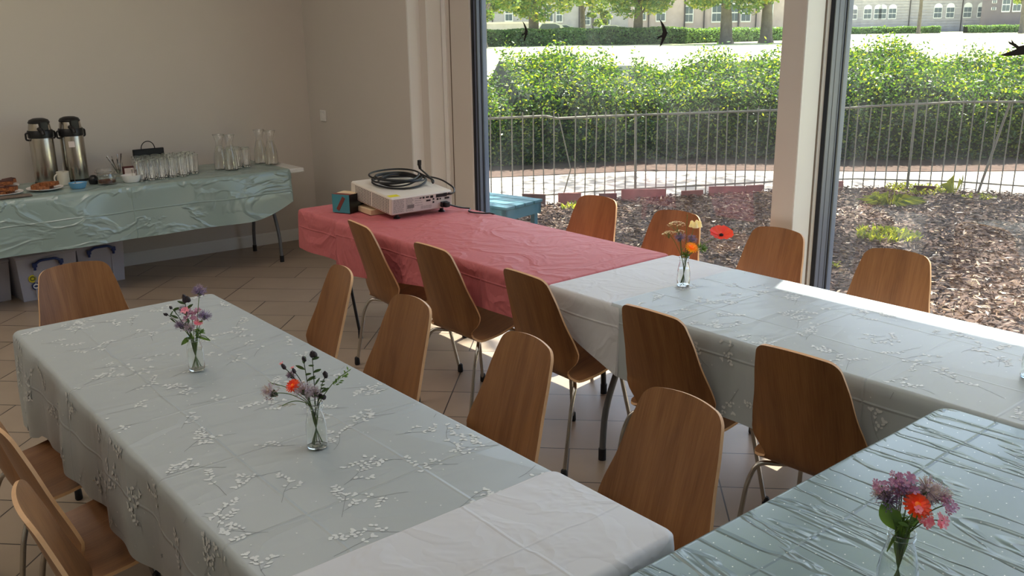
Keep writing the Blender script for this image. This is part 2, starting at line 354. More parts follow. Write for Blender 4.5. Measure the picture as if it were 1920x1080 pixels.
def window(n, y0, y1, ridges):
    HD = 3.24 if ridges else 2.91
    w = MB(); t = .055
    w.box(3.975 if not ridges else 3.912, 4.06, y1-t*.5 if ridges else y1-t, y1, 0, HD)
    w.box(3.975, 4.06, y0, y0+t, 0, HD); w.box(3.975, 4.06, y0, y1, HD-.06, HD); w.box(3.975, 4.06, y0, y1, 0, .06)
    o = struct(w.build('window_%d' % n, M['frame']))
    d = MB()
    if ridges:
        for x in (3.945, 3.988): d.box(x, x+.004, y1-t*.5-.0008, y1-t*.5+.0005, 0, HD)
        d.box(3.908, 3.914, y1-t*.5-.001, y1, 0, HD)
    else:
        d.box(3.968, 3.976, y1-.022, y1-.001, 0, HD); d.box(3.97, 3.976, y1-t-.004, y1-t+.008, 0, HD)
    d.box(4.005, 4.018, y1-t-.006 if not ridges else y1-t*.5-.004, y1-t if not ridges else y1-t*.5, .05, HD-.05)
    d.build('gasket', M['frame_dark'], o)
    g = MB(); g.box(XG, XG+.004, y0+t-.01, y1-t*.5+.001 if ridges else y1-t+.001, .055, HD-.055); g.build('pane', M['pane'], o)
    return o
window(1, 2.573, 5.245, False); window(2, -2.6, 2.452, True)
m = MB(); x0, x1 = -3.99, XW-.001; yy = lambda x: YB+(XW-x)*.045
def bb(z0, z1, t, mb): mb.add([(x0, yy(x0)-t, z0), (x1, yy(x1)-t, z0), (x1, yy(x1)-.0005, z0), (x0, yy(x0)-.0005, z0), (x0, yy(x0)-t, z1), (x1, yy(x1)-t, z1), (x1, yy(x1)-.0005, z1), (x0, yy(x0)-.0005, z1)], [(3, 2, 1, 0), (4, 5, 6, 7), (0, 1, 5, 4), (1, 2, 6, 5), (2, 3, 7, 6), (3, 0, 4, 7)])
bb(0, .088, .014, m); bb(.088, .1, .009, m); struct(m.build('baseboard_back', M['trim_white']))
m = MB(); m.box(XW-.014, XW, 5.68, YB-.02, 0, .1); struct(m.build('baseboard_right', M['trim_white']))
s = thing('light_switch', 'small white wall switch on the beige wall left of the windows', 'light switch', (XW, 6.99, 1.07))
m = MB(); m.rbox(-.012, 0, -.045, .045, -.045, .045, .004); m.build('switch_plate', M['trim_white'], s)
m = MB(); m.rbox(-.018, -.011, -.012, .012, -.02, .02, .002); m.build('rocker', M['white_cer'], s)

# ---------------------------------------------------------------- chairs
def smooth(xs, ys):
    "monotone-ish cubic interpolation"
    xs = np.array(xs, float); ys = np.array(ys, float); d = np.gradient(ys, xs)
    def f(x):
        x = min(max(x, xs[0]), xs[-1]); i = min(int(np.searchsorted(xs, x, 'right')-1), len(xs)-2); h = xs[i+1]-xs[i]; t = (x-xs[i])/h
        return (2*t**3-3*t*t+1)*ys[i]+(t**3-2*t*t+t)*h*d[i]+(-2*t**3+3*t*t)*ys[i+1]+(t**3-t*t)*h*d[i+1]
    return f
PROF = [(0, .832), (.028, .74), (.057, .64), (.086, .54), (.108, .46), (.125, .415), (.15, .388), (.185, .380), (.24, .388), (.32, .408), (.40, .428), (.46, .438), (.50, .436), (.525, .424)]
_s = [0]
for a, b in zip(PROF, PROF[1:]): _s.append(_s[-1]+math.dist(a, b))
PX, PZ = smooth(_s, [p[0] for p in PROF]), smooth(_s, [p[1] for p in PROF]); SL = _s[-1]
WS = [(0, .134), (.10, .155), (.20, .171), (.30, .195), (.335, .200), (.365, .196), (.393, .176), (.415, .152), (.435, .143), (.452, .150), (.472, .182), (.495, .200), (.54, .207), (.65, .207), (.78, .205), (SL, .200)]
HW = smooth([a for a, b in WS], [b for a, b in WS])
def shell_pt(u, s):
    w = HW(s)
    if s < .030: w = w-.030+math.sqrt(max(0, .030**2-(.030-s)**2))*1.0
    e = SL-s
    if e < .05: w = w-.05+math.sqrt(max(0, .05**2-(.05-e)**2))
    y = u*w; a = (y/.2)**2
    s2 = min(SL, s+.013*(y/.13)**2*max(0, 1-s/.12))
    x, z = PX(s2), PZ(s2)
    ks = max(0, min(1, (s-.45)/.06))
    x += .040*a*max(0, min(1, (.455-s)/.12)); z += .020*a*ks*max(.2, min(1, 1.6-(s-.5)*4))
    if .44 < s < .56: x -= .020*a*math.sin((s-.44)/.12*math.pi)
    return Vector((x, y, z))
def shell(s0, s1, ns, nu=14, th=.0095):
    m = MB(); top = []; bot = []; uv = []
    S = [s0+(s1-s0)*j/ns for j in range(ns+1)]
    if s0 == 0: S = [0, .002, .006, .012, .02, .032]+[x for x in S if x > .04]
    if s1 == SL: S = [x for x in S if x < SL-.05]+[SL-.045, SL-.03, SL-.018, SL-.009, SL-.003, SL]
    for s in S:
        for i in range(nu+1):
            u = -1+2*i/nu; p = shell_pt(u, s)
            e = 1e-3; a = shell_pt(u, min(SL-.0001, s+e))-shell_pt(u, max(.0001, s-e)); t = Vector((0, 1, 0)); dy = shell_pt(min(1, u+.02), s)-shell_pt(max(-1, u-.02), s)
            if dy.length > 1e-6: t = dy
            nrm = t.cross(a); nrm = nrm.normalized() if nrm.length > 1e-9 else Vector((1, 0, 0))
            top.append(p-nrm*th*.5); bot.append(p+nrm*th*.5); uv.append((p.y, s))
    n = len(top); W = nu+1; NS = len(S)
    m.add(top+bot, [], 0, uv+uv)
    for j in range(NS-1):
        for i in range(nu):
            q = (j*W+i, j*W+i+1, (j+1)*W+i+1, (j+1)*W+i); m.f.append(q); m.m.append(0); m.f.append(tuple(n+k for k in reversed(q))); m.m.append(0)
        for i in (0, nu):
            q = (j*W+i, (j+1)*W+i, n+(j+1)*W+i, n+j*W+i); m.f.append(q if i == 0 else tuple(reversed(q))); m.m.append(1)
    for j, ok in ((0, s0 == 0), (NS-1, s1 == SL)):
        if ok:
            for i in range(nu):
                q = (j*W+i, n+j*W+i, n+j*W+i+1, j*W+i+1); m.f.append(q if j else tuple(reversed(q))); m.m.append(1)
    return m
def bez(pts, n=6):
    "polyline with rounded corners"
    P = [Vector(p) for p in pts]; o = [P[0]]
    for a, b, c in zip(P, P[1:], P[2:]):
        d = min((a-b).length, (c-b).length)*.45; p = b+(a-b).normalized()*d; q = b+(c-b).normalized()*d
        for k in range(n+1): t = k/n; o.append(p*(1-t)**2+b*2*t*(1-t)+q*t*t)
    return o+[P[-1]]
def make_chair():
    t = thing('dining_chair', 'x', 'chair')
    shell(.435, SL, 26).build('seat', [M['wood'], M['wood_edge']], t, True, angle=50)
    shell(0, .435, 26).build('backrest', [M['wood'], M['wood_edge']], t, True, angle=50)
    for sy in (-1, 1):
        f = MB(); f.tube(bez([(.335, .02*sy, .388), (.37, .13*sy, .388), (.415, .205*sy, .0)][:1]+[(.36, .13*sy, .392), (.40, .16*sy, .37), (.46, .205*sy, .02)]), .0085, 10)
        l = f.build('leg', M['chrome'], t, True)
        g = MB(); g.lathe([(.009, .045), (.013, .04), (.0145, .006), (.012, 0)], 12, c=(.463, .207*sy, 0)); g.build('foot', M['rubber'], l, True)
        f = MB(); f.tube(bez([(.30, .03*sy, .385), (.20, .10*sy, .362), (.135, .178*sy, .368), (.105, .192*sy, .30), (.055, .205*sy, .02)]), .0085, 10)
        l = f.build('leg', M['chrome'], t, True)
        g = MB(); g.lathe([(.009, .045), (.013, .04), (.0145, .006), (.012, 0)], 12, c=(.053, .206*sy, 0)); g.build('foot', M['rubber'], l, True)
    f = MB(); f.tube([(.30, -.03, .384), (.30, .03, .384)], .008, 8); f.tube([(.34, -.04, .392), (.34, .04, .392)], .008, 8); f.rbox(.26, .36, -.05, .05, .372, .383, .004)
    f.build('seat_frame', M['chrome'], t, True)
    return t
chair0 = make_chair(); index_kids()
used = []
def place_chair(x, y, deg, label, group):
    if not used: used.append(1); o = chair0; o.location = (x, y, 0); o.rotation_euler = (0, 0, R(deg)); tag(o, label, None, group)
    else: o = dup(chair0, (x, y, 0), R(deg), label, group)
    return o
# backs at local origin, local +x = direction the sitter faces
place_chair(.945, 4.05, -90, 'lone plywood chair at the far end of the foreground table, by the storage boxes', 'chairs around the blossom table')
GA = 'plywood chairs between the foreground table and the far table, facing left'
for x, y, d, l in ((1.76, 3.19, 168, 'narrow-looking plywood chair farthest along the right side of the foreground table'),
                   (1.73, 2.64, 176, 'plywood chair second from the far end on the right side of the foreground table'),
                   (1.76, 2.04, 173, 'plywood chair third from the far end, beside the corner where the white end cloth starts'),
                   (1.755, 1.42, 177, 'large plywood chair nearest the camera, right of the plain white cloth')):
    place_chair(x, y, d, l, GA)
GC = 'plywood chairs along the near side of the red and grey tables'
for x, y, d, l in ((2.25, 3.975, -7, 'plywood chair in front of the red cloth, just below the projector'),
                   (2.23, 3.31, 1, 'plywood chair in the middle of the red cloth front, seat under the table'),
                   (2.23, 2.67, -2, 'plywood chair at the join of the red and white cloths'),
                   (2.23, 2.0, 1, 'plywood chair in front of the grey blossom cloth, middle of the photo'),
                   (2.235, 1.435, 3, 'dark plywood chair behind the teal table corner')):
    place_chair(x, y, d, l, GC)
GD = 'plywood chairs between the far table and the windows'
for x, y, d, l in ((3.65, 3.65, 186, 'orange-brown plywood chair at the window behind the red cloth'),
                   (3.64, 3.06, 188, 'plywood chair at the window behind the posy with the red poppy'),
                   (3.66, 2.46, 182, 'plywood chair standing in front of the white window pillar'),
                   (3.65, 1.87, 187, 'plywood chair before the right-hand window, right of the pillar'),
                   (3.65, 1.10, 183, 'plywood chair cut off by the right edge, behind the grey table')):
    place_chair(x, y, d, l, GD)
GE = 'plywood chairs along the left side of the foreground table'
for x, y, d, l in ((.31, 3.02, 0, 'plywood chair on the left whose seat shows beneath the hanging cloth corner'),
                   (.33, 2.49, 0, 'plywood chair at the left edge whose back shows as a long thin edge'),
                   (.285, 1.97, -7, 'plywood chair nearest the camera in the bottom left corner')):
    place_chair(x, y, d, l, GE)

# ---------------------------------------------------------------- tables and cloths
def trestle(name, label, x0, x1, y0, y1, along, tubem='grey_tube', group='folding tables', z=.735, top='laminate', inset=.28, cross=True, bent=True):
    cx, cy = (x0+x1)/2, (y0+y1)/2
    t = thing(name, label, 'table', (cx, cy, 0), 0, group)
    hx, hy = (x1-x0)/2, (y1-y0)/2
    m = MB(); m.rbox(-hx, hx, -hy, hy, z-.035, z, .012); m.build('tabletop', M[top], t)
    L = hx if along == 'x' else hy; W = hy if along == 'x' else hx
    sw = lambda a, b, c: (a, b, c) if along == 'x' else (b, a, c)
    for e in (-1, 1):
        for s in (-1, 1):
            f = MB(); p = [sw(e*(L-inset-.02), s*(W-.32), z-.05), sw(e*(L-inset), s*(W-.27), .58), sw(e*(L-inset), s*(W-.11), .22), sw(e*(L-inset), s*(W-.10), .02)]
            if not bent: p = [sw(e*(L-inset), s*(W-.25), z-.05), sw(e*(L-inset), s*(W-.06), .02)]
            f.tube(bez(p, 4), .0135 if bent else .009, 12); l = f.build('leg', M[tubem], t, True)
            g = MB(); q = p[-1]; g.lathe([(.0165 if bent else .013, .05), (.0165 if bent else .013, 0)], 12, c=(q[0], q[1], 0)); g.build('foot', M['rubber'], l, True)
        f = MB(); f.tube([sw(e*(L-inset), -(W-.22), .45), sw(e*(L-inset), W-.22, .45)], .011, 8); f.tube([sw(e*(L-inset-.01), 0, .44), sw(e*(L-inset-.38), 0, z-.05)], .008, 8)
        f.build('brace', M[tubem], t, True)
    return t

class Cloth:
    def __init__(s, x0, x1, y0, y1, z, hang, r=.03, amp=.01, freq=9, seed=0, th=.0):
        s.b = (x0, x1, y0, y1); s.z = z; s.hang = hang; s.r = r; s.amp = amp; s.freq = freq
        rr = random.Random(seed); s.ph = [rr.uniform(0, 6.28) for _ in range(6)]
    def off(s, t, d):
        a = s.amp*min(1, d/.2)
        return .004*min(1, d/.02)+a*(math.sin(s.freq*t+s.ph[0])+.6*math.sin(2.3*s.freq*t+s.ph[1])+1.0)+.012*d
    def drop(s, px, py, nx, ny, t, d):
        "point d metres of cloth beyond edge point p"
        k = .012
        if d < k*1.57: a = d/k; o = k*math.sin(a); dz = k*(1-math.cos(a))
        else: o = k; dz = k+(d-k*1.57)
        o = o-k+s.off(t, d)*1.0 if d > .03 else o-k+s.off(t, .03)*d/.03
        return (px+nx*o, py+ny*o, s.z-dz)
    def mesh(s, nd=14):
        x0, x1, y0, y1 = s.b; r = s.r; per = []
        def arc(cx, cy, a0):
            for k in range(9): a = R(a0+90*k/8); per.append((cx+r*math.cos(a), cy+r*math.sin(a), math.cos(a), math.sin(a), 'c'))
        def line(ax, ay, bx, by, nx, ny):
            n = max(2, int(math.dist((ax, ay), (bx, by))/.02))
            for k in range(1, n): per.append((ax+(bx-ax)*k/n, ay+(by-ay)*k/n, nx, ny, 's'))
        arc(x1-r, y1-r, 0); line(x1-r, y1, x0+r, y1, 0, 1); arc(x0+r, y1-r, 90); line(x0, y1-r, x0, y0+r, -1, 0)
        arc(x0+r, y0+r, 180); line(x0+r, y0, x1-r, y0, 0, -1); arc(x1-r, y0+r, 270); line(x1, y0+r, x1, y1-r, 1, 0)
        m = MB(); n = len(per); k = .012
        # top with a slightly inset ring so that the rounded edge shades softly
        vs = []; uv = []
        tt = 0; ts = []
        for i, p in enumerate(per):
            if i: tt += math.dist(p[:2], per[i-1][:2])
            ts.append(tt)
        rows = []
        for j in range(nd+1):
            row = []
            for i, (px, py, nx, ny, c) in enumerate(per):
                h = s.hang(px, py, nx, ny); jj = j/nd
                d = h*(jj**1.5 if j < 3 else jj**1.25) if j else 0
                q = s.drop(px-nx*k*0, py-ny*k*0, nx, ny, ts[i], d)
                row.append(q); uv.append((px+nx*d, py+ny*d))
            rows.append(row); vs += row
        m.add(vs, [tuple(range(n))], 0, uv)
        for j in range(nd):
            for i in range(n):
                a, b = j*n+i, j*n+(i+1) % n; m.f.append((a, a+n, b+n, b)); m.m.append(0)
        s.ts = ts; s.per = per
        return m
    def at(s, u, v):
        "unfolded cloth coordinates -> (x,y,z) just above the surface, or None"
        x0, x1, y0, y1 = s.b; r = s.r; e = .0006
        if x0+.012 <= u <= x1-.012 and y0+.012 <= v <= y1-.012: return (u, v, s.z+e*.7)
        ins = lambda w, a, b: a+r < w < b-r
        if u < x0 and ins(v, y0, y1): px, py, nx, ny, d = x0, v, -1, 0, x0-u
        elif u > x1 and ins(v, y0, y1): px, py, nx, ny, d = x1, v, 1, 0, u-x1
        elif v < y0 and ins(u, x0, x1): px, py, nx, ny, d = u, y0, 0, -1, y0-v
        elif v > y1 and ins(u, x0, x1): px, py, nx, ny, d = u, y1, 0, 1, v-y1
        else: return None
        if d > s.hang(px, py, nx, ny)-.004 or d < .012: return None
        best = min(range(len(s.per)), key=lambda i: (s.per[i][0]-px)**2+(s.per[i][1]-py)**2)
        q = s.drop(px, py, nx, ny, s.ts[best], d); return (q[0]+nx*e*2.5, q[1]+ny*e*2.5, q[2])
def sprigs(m, cl, u0, u1, v0, v1, seed, mp=1, mt=2, dx=.155, dy=.13):
    rr = random.Random(seed)
    def ribbon(pts, w):
        for a, b in zip(pts, pts[1:]):
            L = math.dist(a, b)
            if L < 1e-6: continue
            nx, ny = -(b[1]-a[1])/L*w, (b[0]-a[0])/L*w
            q = [cl.at(a[0]+nx, a[1]+ny), cl.at(b[0]+nx, b[1]+ny), cl.at(b[0]-nx, b[1]-ny), cl.at(a[0]-nx, a[1]-ny)]
            if all(q): m.add(q, [(0, 1, 2, 3)], mt)
    def petal(x, y, a, L, w):
        hh = .0002+rr.random()*.0004
        q = [cl.at(x+L*math.cos(k)*math.cos(a)-w*math.sin(k)*math.sin(a), y+L*math.cos(k)*math.sin(a)+w*math.sin(k)*math.cos(a)) for k in [i*math.pi/3 for i in range(6)]]
        if all(q): m.add([(a_, b_, c_+hh) for a_, b_, c_ in q], [(0, 1, 2, 3, 4, 5)], mp)
    j = 0; v = v0
    while v < v1:
        u = u0+(.5*dx if j % 2 else 0)
        while u < u1:
            cx, cy = u+rr.uniform(-.03, .03), v+rr.uniform(-.03, .03); base = rr.choice((-.35, .5, 2.6, 1.2))+rr.uniform(-.3, .3)
            def br(x, y, a, L, depth):
                n = 4; pts = [(x, y)]
                for k in range(n):
                    a += rr.uniform(-.22, .22); x += L/n*math.cos(a); y += L/n*math.sin(a); pts.append((x, y))
                    if depth and rr.random() < .55: br(x, y, a+rr.choice((-.75, .75)), L*.5, depth-1)
                    if depth == 0 or k > 1:
                        for sgn in (-1, 1):
                            if rr.random() < .62: petal(x+.006*math.cos(a+sgn*1.1), y+.006*math.sin(a+sgn*1.1), a+sgn*.8, rr.uniform(.0045, .008), rr.uniform(.0032, .005))
                ribbon(pts, .0006 if depth else .0004)
                petal(x, y, a, .0066, .0044)
            br(cx, cy, base, .10, 1)
            for k in range(2): petal(cx+rr.uniform(-.08, .08), cy+rr.uniform(-.07, .07), rr.uniform(0, 3), .0026, .002)
            u += dx
        v += dy; j += 1
    return m

# foreground table 1
T = .742
TF = 'folding tables of the meal layout'
trestle('folding_table', 'folding table under the blossom cloth in the foreground left', .61, 1.31, 1.14, 3.50, 'y', group=TF)
def h1(px, py, nx, ny):
    b = .29
    if nx < -.2 and py > 3.2: b = .30+.05*math.sin((py-3.2)*5)
    if abs(nx) > .2 and abs(ny) > .2: b = .36
    if ny > .5: b = .24
    if ny < -.3: b = .006
    return b
c1 = Cloth(.592, 1.325, 1.44, 3.52, T, h1, amp=.012, freq=13, seed=3)
m = c1.mesh(); sprigs(m, c1, .30, 1.60, 1.50, 3.80, 5)
# the printed part ends where the white one starts; both are one long cloth laid over the table
tag(m.build('tablecloth', [M['blue_cloth'], M['petal_print'], M['twig_print']], None, True, angle=60), 'pale blue-grey cloth with white blossom twigs on the foreground table', 'tablecloth', 'tablecloths')
c1b = Cloth(.588, 1.329, 1.09, 1.475, T+.0035, lambda px, py, nx, ny: .02+.27*(1 if abs(nx) > .7 or py < 1.3 else .05), amp=.011, freq=12, seed=8)
m = c1b.mesh(); tag(m.build('tablecloth', M['cream_cloth'], None, True, angle=60), 'plain creased white cloth over the near end of the foreground table', 'tablecloth', 'tablecloths')
# long table by the window: red half, grey half
trestle('folding_table', 'folding table with bent grey legs under the grey cloth along the window', 2.42, 3.14, .87, 2.69, 'y', group=TF, inset=.20)
trestle('folding_table', 'folding table under the red cloth carrying the projector', 2.42, 3.14, 2.72, 4.43, 'y', group=TF, tubem='black_metal')
trestle('side_table', 'small table with thin black legs under the red cloth beyond the projector', 2.45, 3.10, 4.49, 4.93, 'x', group=TF, tubem='black_metal', inset=.12, bent=False)
def hr(px, py, nx, ny):
    b = .215
    if nx < -.3: b = .20+.10*max(0, (py-3.6)/.85)
    if ny > .3 or py > 4.40: b = .34
    return b
cr_ = Cloth(2.397, 3.165, 2.705, 4.455, T+.001, hr, amp=.006, freq=8, seed=2)
tag(cr_.mesh().build('tablecloth', M['red_cloth'], None, True, angle=60), 'dusty red creased cloth under the projector', 'tablecloth', 'tablecloths')
cs = Cloth(2.425, 3.12, 4.46, 4.955, T-.004, lambda px, py, nx, ny: .235, amp=.008, freq=8, seed=21)
tag(cs.mesh().build('tablecloth', M['red_cloth'], None, True, angle=60), 'second red cloth on the small table beside the back corner', 'tablecloth', 'tablecloths')
def hg(px, py, nx, ny):
    if ny > .5: return .03
    k = min(1, max(0, (2.70-py)/.42)); return .10+.19*k**.8
c2 = Cloth(2.40, 3.168, -.9, 2.35, T+.002, lambda px, py, nx, ny: (hg(px, py, nx, ny) if ny < .5 else .006), r=.018, amp=.003, freq=10, seed=5)
m = c2.mesh(); sprigs(m, c2, 2.14, 3.3, .3, 2.33, 9)
tag(m.build('tablecloth', [M['blue_cloth'], M['petal_print'], M['twig_print']], None, True, angle=60), 'grey blossom-print cloth on the long table by the window', 'tablecloth', 'tablecloths')
c2b = Cloth(2.399, 3.169, 2.28, 2.70, T+.0005, lambda px, py, nx, ny: (hg(px, py, nx, ny) if abs(ny) < .5 else .02), r=.018, amp=.003, freq=10, seed=5)
tag(c2b.mesh().build('tablecloth', M['cream_cloth'], None, True, angle=60), 'plain off-white strip of cloth beside the red cloth', 'tablecloth', 'tablecloths')
# teal table
trestle('folding_table', 'folding table under the shiny teal cloth in the bottom right corner', .62, 2.33, .33, 1.02, 'x', group=TF)
c3 = Cloth(.58, 2.36, .29, 1.045, T+.012, lambda px, py, nx, ny: .25, r=.045, amp=.01, freq=10, seed=12)
tag(c3.mesh().build('tablecloth', M['teal_cloth'], None, True, angle=60), 'shiny teal wrinkled cloth with tiny white dots, bottom right', 'tablecloth', 'tablecloths')

# serving table at the back wall
trestle('folding_table', 'long folding table against the back wall carrying flasks and glasses', .15, 3.27, 6.50, 7.20, 'x', group='serving table', inset=.20)
def hs(px, py, nx, ny):
    if ny > .3 or nx < -.3: return .05
    if nx > .5: return .08
    k = max(0, (px-2.75)/.45); return .362-.16*k*k
class SideCloth(Cloth):
    pass
c4 = SideCloth(.12, 3.14, 6.47, 7.19, T, hs, r=.03, amp=.016, freq=5, seed=14)
tag(c4.mesh(18).build('tablecloth', M['teal_side'], None, True, angle=60), 'crinkled silvery teal cloth hanging from the serving table at the back wall', 'tablecloth', 'tablecloths')

# ---------------------------------------------------------------- serving table contents
Z = T+.002
def airpot(x, y, rz, label, lab):
    t = thing('vacuum_flask', label, 'flask', (x, y, Z), rz, 'steel pump flasks on the serving table')
    t.scale = (1.13, 1.13, 1.04)
    m = MB(); m.lathe([(.0, 0), (.066, 0), (.07, .006), (.07, .016), (.0, .016)], 28); m.build('base_ring', M['black'], t, True)
    m = MB(); m.lathe([(.0, .014), (.068, .014), (.069, .02), (.069, .30), (.066, .312), (.0, .312)], 32); m.build('body', M['steel'], t, True)
    m = MB(); m.lathe([(.066, .305), (.072, .31), (.073, .352), (.069, .358), (.0, .358)], 32); c = m.build('collar', M['black'], t, True)
    m = MB(); m.lathe([(.066, .355), (.062, .385), (.058, .405), (.0, .405)], 32); m.build('neck', M['steel'], t, True)
    m = MB(); m.lathe([(.060, .402), (.062, .408), (.054, .424), (.032, .434), (0, .437)], 28); m.rbox(-.026, .026, -.07, -.045, .355, .415, .006); m.build('pump_lid', M['black'], t, True)
    m = MB(); m.tube(bez([(-.03, -.06, .37), (-.03, -.10, .365), (-.03, -.115, .335)]), .012, 10); m.build('spout', M['black'], t, True)
    m = MB(); m.tube(bez([(-.072, 0, .345), (-.088, 0, .34), (-.088, 0, .30), (-.072, 0, .295)]), .006, 8); m.tube(bez([(.072, 0, .345), (.086, 0, .34), (.086, 0, .30), (.072, 0, .295)]), .006, 8); m.build('carry_handle', M['black'], t, True)
    if lab:
        m = MB(); m.grid(lambda u, v: (.0705*math.sin(-.75+u*.5), -.0705*math.cos(-.75+u*.5), .235+v*.04), 6, 1); m.build('paper_label', M['paper'], t)
    return t
airpot(1.565, 7.045, R(10), 'steel pump flask with black lid, left of the pair', False)
airpot(1.76, 7.03, R(10), 'steel pump flask with black lid and small paper label, right of the pair', True)
t = thing('mug', 'cream mug holding a spoon, in front of the flasks', 'mug', (1.635, 6.90, Z), R(200))
m = MB(); m.lathe([(0, .004), (.034, .004), (.038, .0), (.041, .01), (.041, .09), (.039, .091), (.037, .09), (.037, .012), (0, .01)], 26); m.build('body', M['cream'], t, True)
m = MB(); m.tube([(.04+.026*math.sin(a), 0, .048+.028*math.cos(a)) for a in [math.pi*k/10 for k in range(11)]], .005, 8); m.build('handle', M['cream'], t, True)
def spoon(name, label, loc, ax, L=.16, group=None, cat='spoon'):
    t = thing(name, label, cat, loc, 0, group); d = Vector(ax).normalized()
    m = MB(); m.tube([d*0, d*(L*.5), d*L], [.003, .002, .005], 6); m.build('handle', M['steel'], t, True)
    q = d.to_track_quat('Z', 'Y').to_euler()
    m = MB(); m.lathe([(0, -.032), (.006, -.03), (.0115, -.018), (.012, -.006), (.006, .006), (.002, .01), (0, .01)], 12, sy=.3); m.build('bowl', M['steel'], t, True, rot=q)
    return t
spoon('spoon', 'teaspoon standing in the cream mug', (1.635, 6.90, Z+.05), (.15, .1, 1), .10)
def plate(x, y, r, label, z=Z, m_='white_cer'):
    m = MB(); m.lathe([(0, .002), (r*.55, .0), (r*.6, .004), (r, .016), (r, .019), (r*.6, .008), (0, .007)], 36); o = m.build('plate', M[m_], None, True, loc=(x, y, z)); return tag(o, label, 'plate', 'plates of cake')
def slices(x, y, n, r, z, mk, label, group, seed):
    rr = random.Random(seed)
    for i in range(n):
        a = i*2.4; q = r*math.sqrt((i+.4)/n); s = rr.uniform(.9, 1.15)
        m = MB(); w, d, h = .036*s, .030*s, .022*s
        poly = [(-w, -d), (w, -d*.8), (w*.9, d), (-w*.8, d*.9)]
        zz = z+.009+(.02 if i % 3 == 2 and n > 4 else 0)
        m.prism(poly, 0, h); m.prism([(p*.97, q2*.97) for p, q2 in poly], h, h+.005, 1)
        tag(m.build('cake_slice', [M['cake'], M[mk]], None, False, loc=(x+q*math.cos(a), y+q*math.sin(a), zz), rot=(rr.uniform(-.1, .1), rr.uniform(-.1, .1), rr.uniform(0, 3))), label, 'cake', group)
plate(1.475, 6.74, .115, 'white plate of golden brown cake slices, in front of the left flask')
slices(1.475, 6.74, 8, .062, Z, 'cake', 'golden brown cake slice on the middle plate', 'cake slices on the middle plate', 4)
plate(1.22, 6.73, .12, 'white plate of dark cake at the front left edge of the serving table')
slices(1.22, 6.73, 8, .065, Z, 'icing', 'dark cake slice on the front left plate', 'cake slices on the front left plate', 6)
plate(1.26, 7.03, .12, 'white plate of dark reddish cake at the back, by the wall')
slices(1.26, 7.03, 9, .07, Z, 'icing', 'dark reddish cake slice on the back plate', 'cake slices on the back plate', 8)
t = thing('bread_board', 'thin grey-brown board lying between the cake plates', 'board', (1.25, 6.56, Z)); m = MB(); m.rbox(-.12, .10, -.035, .04, 0, .012, .006); m.build('board', M['board'], t)
def bowl(name, x, y, r, h, mk, label, fill=None, sx=1):
    t = thing(name, label, 'bowl', (x, y, Z)); m = MB()
    m.lathe([(0, .0), (r*.7, 0), (r*.85, h*.3), (r, h), (r*.95, h), (r*.8, h*.35), (r*.6, h*.15), (0, h*.15)], 28, sx=sx); m.build('body', M[mk], t, True)
    if fill: m = MB(); m.lathe([(r*.9, h*.75), (r*.6, h*.84), (0, h*.9)], 24, sx=sx); m.build('contents', M[fill], t, True)
    return t
bowl('sugar_bowl', 1.665, 6.66, .052, .04, 'blue_cer', 'blue bowl of white sugar with a spoon standing in it', 'sugar', 1.15)
spoon('spoon', 'spoon standing upright in the blue sugar bowl', (1.65, 6.66, Z+.03), (-.05, -.1, 1), .11)
bowl('bowl', 2.03, 6.68, .066, .05, 'white_cer', 'white bowl with a spoon, in front of the maroon box', None, 1.1)
spoon('spoon', 'spoon leaning in the white bowl', (2.035, 6.68, Z+.02), (.1, .3, 1), .07)
t = thing('black_knob', 'black plastic pump nozzle lying at the foot of the right flask', 'pump part', (1.80, 6.78, Z))
m = MB(); m.lathe([(0, 0), (.028, 0), (.034, .02), (.03, .045), (.015, .06), (0, .062)], 18); m.build('cap', M['black'], t, True)
m = MB(); m.tube([(.02, 0, .02), (.085, -.02, .008)], .007, 8); m.build('spout', M['black'], t, True)
t = thing('storage_jar', 'clip-top glass jar with brown coffee in the bottom', 'jar', (1.865, 6.70, Z)); t.scale = (1.25, 1.25, 1.2)
m = MB(); m.lathe([(0, .002), (.042, 0), (.05, .012), (.051, .045), (.046, .062), (.044, .068), (.041, .068), (.043, .058), (.048, .045), (.046, .012), (0, .008)], 28); m.build('body', M['glass'], t, True)
m = MB(); m.lathe([(.047, .068), (.049, .072), (.049, .082), (.045, .092), (.02, .094), (0, .094)], 28); m.build('lid', M['glass'], t, True)
m = MB(); m.lathe([(0, .009), (.045, .01), (.046, .024), (0, .027)], 24); m.build('coffee', M['coffee'], t, True)
m = MB(); m.tube([(.046*math.cos(a), .046*math.sin(a), .066) for a in [k*math.pi/12 for k in range(24)]], .0015, 6, closed=True); m.tube(bez([(-.047, 0, .066), (-.06, 0, .075), (-.05, 0, .09)]), .0018, 6); m.build('wire_clip', M['chrome'], t, True)
t = thing('tea_box', 'small maroon cardboard box with a pale label', 'box', (2.07, 6.86, Z), R(-8))
m = MB(); m.rbox(-.04, .04, -.03, .03, 0, .085, .002); m.build('box_body', M['teabag_box'], t)
m = MB(); m.box(-.034, .030, -.0315, -.0302, .035, .078); m.build('label', M['paper'], t)
t = thing('cutlery_pot', 'glass pot of teaspoons behind the maroon box', 'pot', (2.035, 7.0, Z))
m = MB(); m.lathe([(0, .003), (.04, 0), (.043, .02), (.038, .1), (.036, .1), (.04, .02), (0, .008)], 24); m.build('body', M['glass'], t, True)
rr = random.Random(3)
for k in range(8):
    a = k*.8; spoon('teaspoon', 'steel teaspoon standing handle up in the glass pot', (2.035+.015*math.cos(a), 7.0+.015*math.sin(a), Z+.05), (.35*math.cos(a)-.15, .35*math.sin(a), 1), rr.uniform(.09, .13), 'teaspoons in the glass pot')
